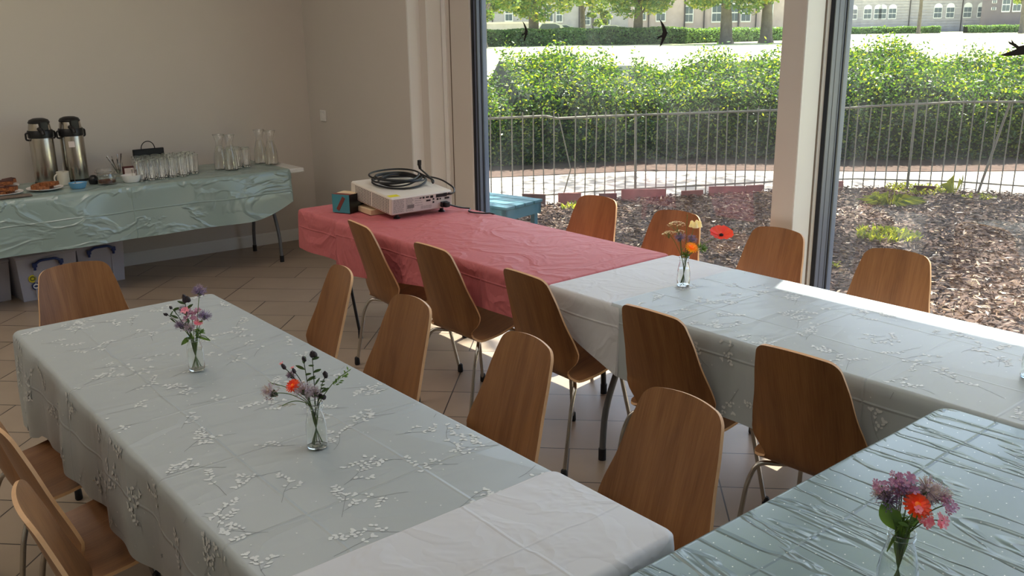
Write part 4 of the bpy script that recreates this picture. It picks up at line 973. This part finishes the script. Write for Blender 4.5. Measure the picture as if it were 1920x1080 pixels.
# ---------------------------------------------------------------- swift stickers on the glass
M['sticker'] = mat('black_vinyl', rgb(20, 20, 22), .6)
BIRD = [(183, 213), (205, 235), (225, 262), (242, 295), (252, 322), (262, 330), (254, 340), (243, 368), (226, 405), (208, 437), (192, 455), (199, 425), (207, 395), (212, 366), (196, 372), (176, 384), (163, 381), (178, 370), (164, 362), (186, 360), (208, 350), (217, 325), (210, 290), (198, 250)]
def bird(y, z, lab, ry=0, sc_=1.0, flip=1):
    pts = [((px-215)/5.33*.0045*sc_, -(py-335)/5.33*.0034*sc_*flip) for px, py in BIRD]; c, s = math.cos(ry), math.sin(ry)
    m = MB(); m.prism([(a*c-b*s, a*s+b*c) for a, b in pts], 0, .0008, 0, lambda p: (XG-.0012+p[2]*0-.0-p[2], y-p[0], z+p[1])); tag(m.build('bird_sticker', M['sticker']), lab, 'window sticker', 'swift silhouettes on the windows')
bird(4.73, 1.727, 'black swift silhouette stuck on the left part of the first window', .0, .86)
bird(3.55, 1.712, 'black swift silhouette stuck right of the middle of the first window')
bird(1.64, 1.655, 'black swift silhouette on the second window, cut off by the right edge', -.9, 1.15)

# ---------------------------------------------------------------- outside
def azd(px, py=58): 
    d = fw+rt*((px-960)/F_PX)-upv*((py-540)/F_PX); h = Vector((d.x, d.y, 0)); return h.normalized()
def far(px, D, z=0): v = azd(px)*D; return Vector((v.x, v.y, z))
FENCE = [(3.4, 8.1), (5.0, 7.42), (5.5, 7.24), (6.8, 6.77), (8.58, 5.87), (9.33, 5.39), (9.9, 4.6), (10.25, 3.6), (10.4, 2.3)]
def fence_at(px, inset=.12):
    d = azd(px)
    for (ax, ay), (bx, by) in zip(FENCE, FENCE[1:]):
        ex, ey = bx-ax, by-ay; den = d.x*ey-d.y*ex
        t = (ax*ey-ay*ex)/den; u = (ax*d.y-ay*d.x)/den
        if 0 <= u <= 1 and t > 0: return Vector((d.x*(t-inset), d.y*(t-inset), 0))
    return None
M['grass'] = mat('mown_field', rgb(208, 208, 160), .9, noise=.12, nscale=.6)
M['path'] = mat('pale_path', rgb(176, 166, 154), .9, noise=.14, nscale=5, bump=.3, bscale=40)
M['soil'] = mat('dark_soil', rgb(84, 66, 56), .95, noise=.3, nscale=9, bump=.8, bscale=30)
m = MB(); m.add([(4.1, -400, -.03), (600, -400, -.03), (600, 600, -.03), (4.1, 600, -.03)], [(0, 1, 2, 3)]); m.add([(-60, 8.0, -.03), (4.1, 8.0, -.03), (4.1, 600, -.03), (-60, 600, -.03)], [(0, 1, 2, 3)])
tag(m.build('field', M['grass']), kind='structure')
HL = [(2.5, 11.4), (5.4, 10.35), (7.3, 9.55), (9.2, 8.55), (10.5, 7.35), (11.6, 6.1), (13.3, 4.55), (15, 2.8), (16, 1.0)]
def polyline(L, n):
    P = [Vector((a, b, 0)) for a, b in L]; ds = [0]
    for a, b in zip(P, P[1:]): ds.append(ds[-1]+(b-a).length)
    o = []
    for k in range(n+1):
        s = ds[-1]*k/n; i = min(len(P)-2, max(j for j in range(len(ds)) if ds[j] <= s)); t = (s-ds[i])/(ds[i+1]-ds[i]); o.append(P[i].lerp(P[i+1], t))
    return o, ds[-1]
fp, _ = polyline(FENCE, 24); hp, HLEN = polyline(HL, 24)
m = MB(); vs = [(p.x, p.y, -.012) for p in fp]+[(p.x, p.y, -.012) for p in hp]; m.add(vs, [(i, i+1, 25+i+1, 25+i) for i in range(24)]); tag(m.build('path', M['path']), kind='structure')
m = MB(); vs = [(p.x*.93, p.y*.93, -.004+.02*0) for p in hp]+[(p.x*1.02, p.y*1.02, .03) for p in hp]; m.add(vs, [(i, i+1, 25+i+1, 25+i) for i in range(24)]); tag(m.build('soil_shade_strip', M['soil']), kind='structure')  # soil at the hedge foot, widened to stand in for the hedge's shade
m = MB(); poly = [(4.1, -3), (10.3, -3)]+[(a, b) for a, b in reversed(FENCE[:])]+[(4.1, 8.1)]
poly = [(4.1, -4), (10.4, -4)]+[p for p in reversed(FENCE) if p[0] > 4.1]+[(4.1, 7.75)]
m.prism(poly, -.05, -.002); tag(m.build('planting_bed', M['soil']), kind='structure')
def inside(x, y):
    c = False; n = len(poly)
    for i in range(n):
        (ax, ay), (bx, by) = poly[i], poly[(i+1) % n]
        if (ay > y) != (by > y) and x < (bx-ax)*(y-ay)/(by-ay)+ax: c = not c
    return c
def shards(name, C, A, B, matr, parent=None, diamond=True):
    "numpy cloud of small leaves: centres C, half-axes A and B"
    n = len(C); V = np.empty((n, 4, 3), dtype=np.float32); V[:, 0] = C-A; V[:, 1] = C+B*(1 if not diamond else 1)-A*.1; V[:, 2] = C+A; V[:, 3] = C-B-A*.1
    me = bpy.data.meshes.new(name); me.vertices.add(4*n); me.vertices.foreach_set('co', V.ravel()); me.loops.add(4*n); me.loops.foreach_set('vertex_index', np.arange(4*n, dtype=np.int32))
    me.polygons.add(n); me.polygons.foreach_set('loop_start', np.arange(0, 4*n, 4, dtype=np.int32)); me.polygons.foreach_set('loop_total', np.full(n, 4, dtype=np.int32)); me.update(); me.validate()
    me.materials.append(matr); o = bpy.data.objects.new(name, me); COL.objects.link(o)
    if parent is not None: o.parent = parent
    return o
def rand_axes(g, n, L, W, flat=.6):
    a = g.normal(size=(n, 3)); a[:, 2] *= flat; a /= np.linalg.norm(a, axis=1)[:, None]; b = g.normal(size=(n, 3)); b -= a*(a*b).sum(1)[:, None]; b /= np.linalg.norm(b, axis=1)[:, None]
    s = g.uniform(.7, 1.3, (n, 1)); return a*L*s, b*W*s
g = np.random.default_rng(7)
n = 85000; X = g.uniform(4.12, 10.4, n); Y = g.uniform(-1.0, 7.9, n); ok = np.array([inside(a, b) and math.atan2(a, b) > .58 for a, b in zip(X, Y)]); X = X[ok]; Y = Y[ok]; n = len(X)
A, B = rand_axes(g, n, .027, .0065, .22); A *= g.uniform(.5, 1.4, (n, 1))
M['chips'] = leaf_mat('wood_chips', [rgb(40, 30, 28), rgb(66, 50, 44), rgb(92, 70, 58), rgb(128, 100, 80), rgb(206, 180, 148)], .0)
tag(shards('bark_mulch', np.stack([X, Y, g.uniform(.0, .035, n)], 1), A, B, M['chips']), 'brown wood chip mulch covering the bed outside the windows', 'mulch', kind='stuff')
# hedge
HT = lambda s: 1.0
def hedge_pt(s, v, g=None):
    "s metres along, v 0..1 up the front, 1..2 over the sloping top, 2..3 down the back"
    k = s/HLEN*24; i = min(23, int(k)); p = hp[i].lerp(hp[i+1], k-i); t = (hp[i+1]-hp[i]).normalized(); nrm = Vector((-t.y, t.x, 0))
    if nrm.dot(p) < 0: nrm = -nrm
    w = math.sin(s*1.7)*.08+math.sin(s*4.1+1)*.05; hh = 1.0+.06*math.sin(s*1.3+.5)+.05*math.sin(s*3.1)+.03*math.sin(s*7)
    if s < SLOW: hh *= .80
    zf, zb = .90*hh, 1.33*hh
    if v < 1: d, z = -.12*math.sin(v*2.6)+w*.5, zf*v
    elif v < 2: q = v-1; d, z = -.06+1.35*q+w*.3, zf+(zb-zf)*(q**.8)+.05*math.sin(s*5+q*4)*q
    else: q = v-2; d, z = 1.3+.25*q, zb*(1-q)
    return p+nrm*d+Vector((0, 0, z)), nrm
_s0 = None; SLOW = -1
dd = azd(945)
for k in range(600):
    s = HLEN*k/600; p, _n = hedge_pt(s, 1.6)
    if (p.x*dd.y-p.y*dd.x) > 0: SLOW = s; break
M['hedge_core'] = mat('hedge_shade_core', rgb(30, 44, 28), .9)  # shade inside the hedges put into a dark core colour
M['hedge'] = leaf_mat('hedge_leaf', [rgb(30, 60, 42), rgb(46, 80, 46), rgb(62, 98, 48), rgb(88, 120, 50), rgb(140, 156, 60)], .5)
H = thing('hedge', 'long clipped green hedge beyond the railings, sunlit along its top', 'hedge', (0, 0, 0))
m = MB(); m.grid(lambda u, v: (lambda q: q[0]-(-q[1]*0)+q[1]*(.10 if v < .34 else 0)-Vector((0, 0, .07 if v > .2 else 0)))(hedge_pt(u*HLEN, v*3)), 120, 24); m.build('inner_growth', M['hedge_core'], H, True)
n = 110000; S = g.uniform(0, HLEN, n); Vv = np.where(g.random(n) < .45, g.uniform(0, 1, n), np.where(g.random(n) < .9, g.uniform(1, 2, n), g.uniform(2, 3, n)))
C = np.empty((n, 3))
for i in range(n):
    p, nn = hedge_pt(S[i], Vv[i]); C[i] = p
C += g.normal(size=(n, 3))*np.array([.045, .045, .05]); up_ = (Vv > 1) & (Vv < 2.1) & (g.random(n) < .35); C[up_, 2] += np.abs(g.normal(size=up_.sum()))*.055*(1+np.sin(S[up_]*9))
A, B = rand_axes(g, n, .026, .0125, .7); shards('foliage', C, A, B, M['hedge'], H)
# railings
FN = thing('railings', 'thin rusty metal railings between the mulch bed and the path', 'fence', (0, 0, 0))
M['iron'] = mat('weathered_iron', rgb(128, 122, 108), .8, metal=.0, noise=.15, nscale=40)
m = MB(); rail, FL = polyline([(a, b) for a, b in FENCE[:-1]], 60)
zr = lambda p: .872+(.09*max(0, min(1, (p.x-9.3)/.9)))-.03*max(0, (5.9-p.x)/1.5 if p.x < 5.9 else 0)
zr = lambda p: .90 if p.x < 6.3 else (.87 if p.x < 9.2 else .87+.09*min(1, (p.x-9.2)/.9))
P = [Vector((p.x, p.y, zr(p))) for p in rail]; m.tube(P, .012, 6); m.build('top_rail', M['iron'], FN)
m = MB(); m.tube([Vector((p.x, p.y, .10)) for p in rail], .009, 6); m.build('bottom_rail', M['iron'], FN)
bars, _ = polyline([(a, b) for a, b in FENCE[1:-1]], 60)
rr = random.Random(2)
for k, p in enumerate(bars):
    m = MB(); tp = zr(p)+.045; lean = rr.uniform(-.012, .012); th = .0065 if k not in (20, 47) else .014
    pts = [(p.x, p.y, 0), (p.x+lean, p.y-lean, tp)]
    if k in (13,): pts = [(p.x-.03, p.y+.02, 0), (p.x+.05, p.y-.04, .35), (p.x-.06, p.y+.03, tp)]
    m.tube(pts, th, 6); m.build('railing_bar', M['iron'], FN, True)
M['terra'] = mat('terracotta_board', rgb(150, 92, 84), .8, noise=.2, nscale=12); M['terra_d'] = mat('dark_brown_board', rgb(92, 66, 60), .85, noise=.2, nscale=12)
for a, b, h, mk, lab in ((903, 955, .135, 'terra_d', 'dark brown edging board leaning at the railings above the teal bench'), (977, 1022, .15, 'terra_d', 'brown edging board with two pale spots at the railings'), (1048, 1092, .13, 'terra', 'reddish edging board just left of the orange window chair'),
    (1128, 1162, .09, 'terra_d', 'low dark edging board behind the orange window chair'), (1172, 1258, .12, 'terra', 'longest reddish edging board at the railings, mid first window'), (1290, 1332, .07, 'terra', 'half-buried reddish edging board, right of the longest one'),
    (1344, 1415, .10, 'terra', 'reddish edging board near the pillar, left piece'), (1417, 1450, .09, 'terra', 'short reddish edging board touching the pillar'), (1566, 1606, .11, 'terra', 'reddish edging board seen through the second window'), (1744, 1788, .06, 'terra_d', 'low dark board by the grass in the second window')):
    p, q = fence_at(a), fence_at(b); d = q-p; t = (q-p).normalized(); nn = Vector((-t.y, t.x, 0)); m = MB()
    h0, h1_ = h, h*rr.uniform(.8, 1.0); vs = [p, q, q+nn*.022, p+nn*.022]; vs = [v-Vector((0, 0, .01)) for v in vs]+[p+Vector((0, 0, h0)), q+Vector((0, 0, h1_)), q+nn*.022+Vector((0, 0, h1_)), p+nn*.022+Vector((0, 0, h0))]
    m.add(vs, [(3, 2, 1, 0), (4, 5, 6, 7), (0, 1, 5, 4), (1, 2, 6, 5), (2, 3, 7, 6), (3, 0, 4, 7)]); tag(m.build('edging_board', M[mk]), lab, 'board', 'edging boards along the railings')
# teal bench
bt = thing('garden_bench', 'low teal wooden bench with pale slats just outside the first window', 'bench', (4.72, 5.55, 0), R(12))
M['teal_paint'] = mat('teal_paint', rgb(66, 112, 122), .6)
m = MB(); m.box(-.30, .16, -.02, .02, .30, .39); m.box(-.30, .16, 1.1, 1.14, .30, .39); m.box(-.30, -.27, -.02, 1.14, .30, .39); m.box(.13, .16, -.02, 1.14, .30, .39); m.build('apron', M['teal_paint'], bt)
for k in range(4): m = MB(); m.rbox(-.31+k*.121, -.205+k*.121, -.04, 1.16, .391, .412, .004); m.build('slat', M['teal_paint'], bt)
for x, y in ((-.27, .02), (.12, .02), (-.27, 1.1), (.12, 1.1)): m = MB(); m.box(x-.02, x+.02, y-.02, y+.02, 0, .30); m.build('leg', M['teal_paint'], bt)
# weeds
M['weed'] = leaf_mat('weed_leaf', [rgb(96, 120, 52), rgb(160, 170, 84)], .4)
def tuft(x, y, r, h, lab, n=90, low=False, seed=1, name='grass_tuft', cat='plant'):
    rr = random.Random(seed); m = MB()
    for k in range(n):
        a = rr.uniform(0, 6.28); q = rr.random()*r*.35; L = rr.uniform(.6, 1)*h; o = Vector((q*math.cos(a), q*math.sin(a), 0)); d = Vector((math.cos(a), math.sin(a), 0)); s = Vector((-math.sin(a), math.cos(a), 0))*(.0022 if not low else .007)
        e = r*rr.uniform(.15, 1); w2 = s*rr.uniform(.5, 1.1); L *= 1-.6*(e/r)*(0 if low else 1)
        if low: o = d*(r*math.sqrt(rr.random())); b2 = Vector((rr.gauss(0, 1), rr.gauss(0, 1), 0)).normalized(); q = b2.cross(Vector((0, 0, 1)))*.010; m.add([o, o+b2*.018+q+Vector((0, 0, L*.7)), o+b2*.042+Vector((0, 0, L)), o+b2*.018-q+Vector((0, 0, L*.7))], [(0, 1, 2, 3)])
        else: m.add([o-w2, o+w2, o+d*e*.45+Vector((0, 0, L))+w2*.7, o+d*e+Vector((0, 0, L*.8)), o+d*e*.45+Vector((0, 0, L))-w2*.7], [(0, 1, 2, 3, 4)])
    tag(m.build(name, M['weed'], None, False, loc=(x, y, .0)), lab, cat)
for px, py, r, h, lab, n, low, nm in ((1668, 383, .32, .15, 'pale green grass tuft on the mulch, seen through the second window', 110, False, 'grass_tuft'), (1662, 445, .26, .07, 'low green weed on the mulch above the rightmost full window chair', 300, True, 'weed'),
    (1790, 365, .14, .30, 'tall thin grass stems at the railings in the second window', 12, False, 'grass_tuft'), (1720, 357, .35, .05, 'low green groundcover by the railings in the second window', 300, True, 'weed'), (1553, 500, .07, .05, 'tiny green seedling beside the grey window frame', 24, True, 'weed'), (1078, 392, .14, .07, 'yellowish weed in the mulch left of the orange window chair', 40, True, 'weed'), (1835, 372, .18, .05, 'small green weed at the far right of the bed', 40, True, 'weed')):
    d = fw+rt*((px-960)/F_PX)-upv*((py-540)/F_PX); t = -CAM_H/d.z; tuft(d.x*t, d.y*t, r, h, lab, n, low, px, nm)
m = MB(); a = fence_at(1872, -.0); b = fence_at(1912, -.05); m.tube([a, b+Vector((0, 0, .95))], .014, 8); tag(m.build('leaning_pole', M['iron'], None, True), 'metal pole leaning against the railings at the far right', 'pole')

# far side of the field
M['far_hedge'] = leaf_mat('far_hedge_leaf', [rgb(70, 104, 74), rgb(96, 134, 90), rgb(120, 156, 100)], .35)
def far_hedge(px0, px1, D0, D1, h, dep, n, lab, seed, name='hedge'):
    g2 = np.random.default_rng(seed); a, b = far(px0, D0), far(px1, D1); t = (b-a).normalized(); nn = Vector((-t.y, t.x, 0)); nn = nn if nn.dot(a) > 0 else -nn
    o = thing(name, lab, 'hedge', (a.x, a.y, 0)); L = (b-a).length; m = MB()
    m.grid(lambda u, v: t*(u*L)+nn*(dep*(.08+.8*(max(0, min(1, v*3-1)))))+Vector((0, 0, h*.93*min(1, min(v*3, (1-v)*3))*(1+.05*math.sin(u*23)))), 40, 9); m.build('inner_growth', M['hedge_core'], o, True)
    s = g2.uniform(0, L, n); q = g2.uniform(0, 1, n); fr = g2.random(n) < .6
    z = np.where(fr, q*h, h+g2.normal(size=n)*.05); dd_ = np.where(fr, 0, q*dep)+g2.normal(size=n)*.06
    C = np.outer(s, np.array(t))+np.outer(dd_, np.array(nn)); C[:, 2] = z+.06*np.sin(s*1.3); A, B = rand_axes(g2, n, .13, .07); shards('foliage', C, A, B, M['far_hedge'], o); return o
far_hedge(870, 1290, 96, 100, 1.55, 1.5, 12000, 'dark green hedge on the far side of the field, left of the third tree trunk', 31)
far_hedge(1285, 1500, 100, 118, 1.35, 1.5, 6000, 'greyish green hedge behind the far trunks near the pillar', 32)
far_hedge(1575, 1764, 172, 176, 1.05, 1.5, 5000, 'trimmed far hedge before the building with arched windows', 33)
far_hedge(1815, 1960, 172, 180, 1.1, 1.5, 4000, 'trimmed far hedge at the top right corner', 34)
M['stone'] = mat('grey_stone', rgb(176, 172, 176), .9, noise=.10, nscale=1.2); M['stone_pink'] = mat('pinkish_stone', rgb(190, 174, 172), .9, noise=.10, nscale=1.0); M['stone_dark'] = mat('dark_stone', rgb(116, 108, 116), .9, noise=.1, nscale=1)
M['win_frame'] = mat('white_window_frame', rgb(236, 236, 236), .6); M['win_glass'] = mat('dark_pane', rgb(96, 108, 118), .1, spec=.8)
M['coping'] = mat('pale_coping', rgb(214, 206, 200), .8); M['line_dark'] = mat('dark_downpipe', rgb(70, 66, 70), .7)
def building(name, lab, px0, px1, D, H_, mk, wins, arched=False, band=0, pipes=(), group=None):
    pc = (px0+px1)/2; c = far(pc, D); ang = math.atan2(c.y, c.x)-math.pi/2
    o = thing(name, lab, 'building', (c.x, c.y, 0), ang, group); k = D/F_PX*1.02; w = (px1-px0)*k/2
    m = MB(); m.box(-w, w, 0, 6, 0, H_)
    if band:
        z = .4
        while z < H_: m.box(-w-.04, w+.04, -.09, 0, z, z+band*.82); z += band
    m.build('wall', M[mk], o)
    m = MB(); m.box(-w-.2, w+.2, -.35, 6.2, H_, H_+.35); m.build('cornice', M['coping'], o)
    m = MB(); m.add([(-w, -.3, H_+.35), (w, -.3, H_+.35), (w, 6.2, H_+.35), (-w, 6.2, H_+.35), (-w+1, 3, H_+3), (w-1, 3, H_+3)], [(0, 1, 5, 4), (1, 2, 5), (2, 3, 4, 5), (3, 0, 4)]); m.build('roof', M['stone_dark'], o)
    for (p, zb, ww, hh) in wins:
        x = (p-pc)*k
        f = MB(); f.box(x-ww/2, x+ww/2, -.17, -.08, zb, zb+hh)
        if arched: f.prism([(x+ww/2*math.cos(a), zb+hh+ww/2*math.sin(a)) for a in [math.pi*i/10 for i in range(11)]], -.17, -.08, 0, lambda p: (p[0], p[2], p[1]))
        fo = f.build('window', M['win_frame'], o); f = MB()
        for sx in (-1, 1):
            for z0_, z1_ in ((.08, .48), (.54, .94)): f.box(x+(0.02 if sx > 0 else -ww/2+.1), x+(ww/2-.1 if sx > 0 else -.02), -.2, -.172, zb+hh*z0_, zb+hh*z1_)
        f.build('panes', M['win_glass'], fo)
    for p in pipes: m = MB(); x = (p-pc)*k; m.box(x-.09, x+.09, -.28, -.1, 0, H_); m.build('drainpipe', M['line_dark'], o)
    return o
W = [(958, 2.6, 1.1, 2.0), (1010, 1.9, 1.0, 1.9), (1030, 2.4, 1.0, 2.4), (1047, 2.4, .9, 2.0), (1095, 2.0, 1.0, 1.4), (1130, 2.0, 1.0, 1.6)]
W2 = [(1207, 2.5, 1.1, 1.8), (1216, 2.5, .9, 1.8), (1247, 2.3, 1.3, 2.2), (1295, 2.1, 1.2, 2.2), (1342, 2.1, 1.3, 2.4), (1372, 2.1, 1.3, 2.4), (1391, 2.1, 1.3, 2.2), (1428, 2.3, 1.2, 2.2)]
up2 = lambda L, dz: [(p, z+dz, a, b) for p, z, a, b in L]
building('terraced_building', 'grey stone building behind the trees, left half of the first window', 860, 1176, 128, 9.5, 'stone', W+up2(W[:5], 3.6), False, 0, (929, 1022, 1082, 1106))
building('terraced_building', 'pinkish stone building behind the trees, right half of the first window', 1180, 1500, 128, 9.5, 'stone_pink', W2+up2(W2[::2], 3.6), False, 0, (1226, 1288, 1321, 1379, 1408))
AW = [(p, 2.5, 1.5, 2.1) for p in (1592, 1617, 1639, 1655, 1662, 1677, 1745, 1763, 1788, 1808, 1822, 1840)]
building('arched_building', 'pale banded stone building with a row of tall arched windows, top of the second window', 1560, 1853, 205, 11, 'stone', AW+up2(AW, 4.8), True, .55, (1603, 1703, 1718, 1780, 1848))
building('gable_building', 'dark stone building at the top right corner of the second window', 1858, 1990, 198, 10, 'stone_dark', [(1892, 3.4, 1.4, 2.6), (1907, 3.4, 1.4, 2.6), (1935, 3.4, 1.4, 2.6), (1875, 5.0, .8, .5), (1875, 3.8, .8, .5)], False, 0, ())
a, b = far(880, 116), far(1030, 118); m = MB(); t = (b-a).normalized(); nn = Vector((-t.y, t.x, 0))
def slab(m, a, b, th, z0, z1, mi=0):
    t = (b-a).normalized(); nn = Vector((-t.y, t.x, 0))*th/2; P = [a-nn, b-nn, b+nn, a+nn]
    m.add([(p.x, p.y, z0) for p in P]+[(p.x, p.y, z1) for p in P], [(3, 2, 1, 0), (4, 5, 6, 7), (0, 1, 5, 4), (1, 2, 6, 5), (2, 3, 7, 6), (3, 0, 4, 7)], mi)
gw = thing('garden_wall', 'grey stone wall with pale coping behind the far hedge, far left', 'wall'); slab(m, a, b, .4, 0, 2.3); m.build('wall_stones', M['stone'], gw); m = MB(); slab(m, a, b, .55, 2.3, 2.5); m.build('coping', M['coping'], gw)
M['car_white'] = mat('white_car_paint', rgb(238, 238, 240), .25, spec=.6)
def car(px, D, lab, H_=1.75, L=4.4):
    c = far(px, D); o = thing('car', lab, 'car', (c.x, c.y, 0), math.atan2(c.y, c.x)-math.pi/2+.1, 'white cars parked behind the far hedge'); k = H_/1.75
    m = MB(); pr = [(-L/2, .35), (L/2, .35), (L/2, .85*k), (L*.36, 1.0*k), (L*.2, 1.55*k), (L*.05, H_), (-L*.3, H_), (-L*.43, 1.1*k), (-L/2, .95*k)]
    m.prism(pr, -.85, .85, 0, lambda p: (p[0], p[2], p[1])); m.build('body', M['car_white'], o)
    m = MB(); m.prism([(L*.18, 1.05*k), (L*.15, 1.5*k), (L*.04, H_*.95), (-L*.27, H_*.95), (-L*.38, 1.1*k)], -.87, .87, 0, lambda p: (p[0], p[2], p[1])); m.build('side_windows', M['win_glass'], o)
    for x in (-L*.3, L*.3):
        for y in (-.8, .8): m = MB(); m.lathe([(0, -.1), (.34, -.1), (.34, .1), (0, .1)], 16); m.build('wheel', M['rubber'], o, loc=(x, y, .34), rot=(R(90), 0, 0))
car(1036, 108, 'white car behind the far hedge, left of the small bush', 2.3, 4.6); car(1150, 106, 'white car behind the far hedge, beneath the small round bush', 1.95, 4.2); car(1058, 113, 'white car roof seen farther back behind the far hedge', 2.1, 4.2)
# trees
M['bark'] = mat('tree_bark', rgb(112, 104, 96), .95, noise=.25, nscale=3, bump=.6, bscale=8)
M['tree_leaf'] = leaf_mat('tree_leaf', [rgb(62, 98, 64), rgb(84, 118, 70), rgb(110, 140, 78), rgb(160, 166, 96)], .45)
def tree(px, D, rt0, zc, rad, n, lab, seed, leaf=.2, name='tree', pos=None, off=(0, 0), cfl=.74):
    g2 = np.random.default_rng(seed); rr = random.Random(seed); c = far(px, D) if pos is None else Vector(pos)
    o = thing(name, lab, 'tree', (c.x, c.y, 0)); m = MB(); lean = rr.uniform(-.3, .3)
    m.tube([(0, 0, 0), (0, 0, .5), (lean*.4, 0, zc*.45), (lean, .1, zc*.8), (lean*1.1, 0, zc*1.15)], [rt0*1.35, rt0, rt0*.86, rt0*.6, rt0*.25], 12); m.build('trunk', M['bark'], o, True)
    ends = []
    for k in range(7):
        a = k*.9+rr.random(); q = Vector((math.cos(a)*rad*.75+off[0], math.sin(a)*rad*.75+off[1], zc+rr.uniform(-.2, .5)*rad)); m = MB()
        s = Vector((lean*.6, 0, zc*(.42+.07*k))); m.tube(bez([s, s.lerp(q, .5)+Vector((0, 0, rad*.15)), q], 5), [rt0*.32]*2+[rt0*.2]*(len(bez([s, s, q], 5))-2) if False else rt0*.2, 7); m.build('branch', M['bark'], o, True); ends.append(q)
    n1 = max(14, n//220); cl = []
    for k in range(n1):
        v = g2.normal(size=3); v /= np.linalg.norm(v); r = rad*(g2.random()**.4); cl.append(v*r*np.array([1, 1, cfl])+np.array([lean+off[0], off[1], zc+rad*.15]))
    cl = np.array(cl); idx = g2.integers(0, n1, n); v = g2.normal(size=(n, 3)); v /= np.linalg.norm(v, axis=1)[:, None]
    C = cl[idx]+v*(rad*.26*g2.random((n, 1))**.4)*np.array([1, 1, .7]); A, B = rand_axes(g2, n, leaf, leaf*.55); shards('foliage', C, A, B, M['tree_leaf'], o); return o
tree(1001, 100, .60, 5.9, 5.4, 14000, 'tree with a stout pale trunk, farthest left across the field', 41)
tree(1196, 101, .55, 5.8, 5.6, 14000, 'tree with its trunk in the middle of the first window, across the field', 42)
tree(1362, 97, .62, 6.0, 5.2, 14000, 'tree with a thick forked trunk, second from the pillar, across the field', 43)
tree(1437, 99, .62, 5.9, 4.8, 12000, 'tree with a thick trunk next to the pillar, across the field', 44)
tree(1093, 112, .35, 6.4, 4.8, 9000, 'slimmer tree standing further back between the first two far trees', 45)
tree(905, 92, .4, 4.3, 3.2, 5000, 'low leafy tree at the left edge of the first window, across the field', 46)
tree(1129, 108, .12, 2.6, 1.6, 2500, 'small round bush among the white cars', 47, .12, name='bush')
tree(1722, 168, .3, 9.0, 4.2, 3500, 'yellow-green tree top in front of the arched building', 48, .3)
tree(1915, 160, .35, 7.4, 4.4, 4500, 'yellow-green tree in the top right corner across the field', 49, .3)
tree(0, 0, .2, 6.2, 3.5, 11000, 'overhanging tree beside the building that dapples the mulch', 50, .075, pos=(11.2, 2.5, 0), off=(-1.6, 3.6), cfl=.5)
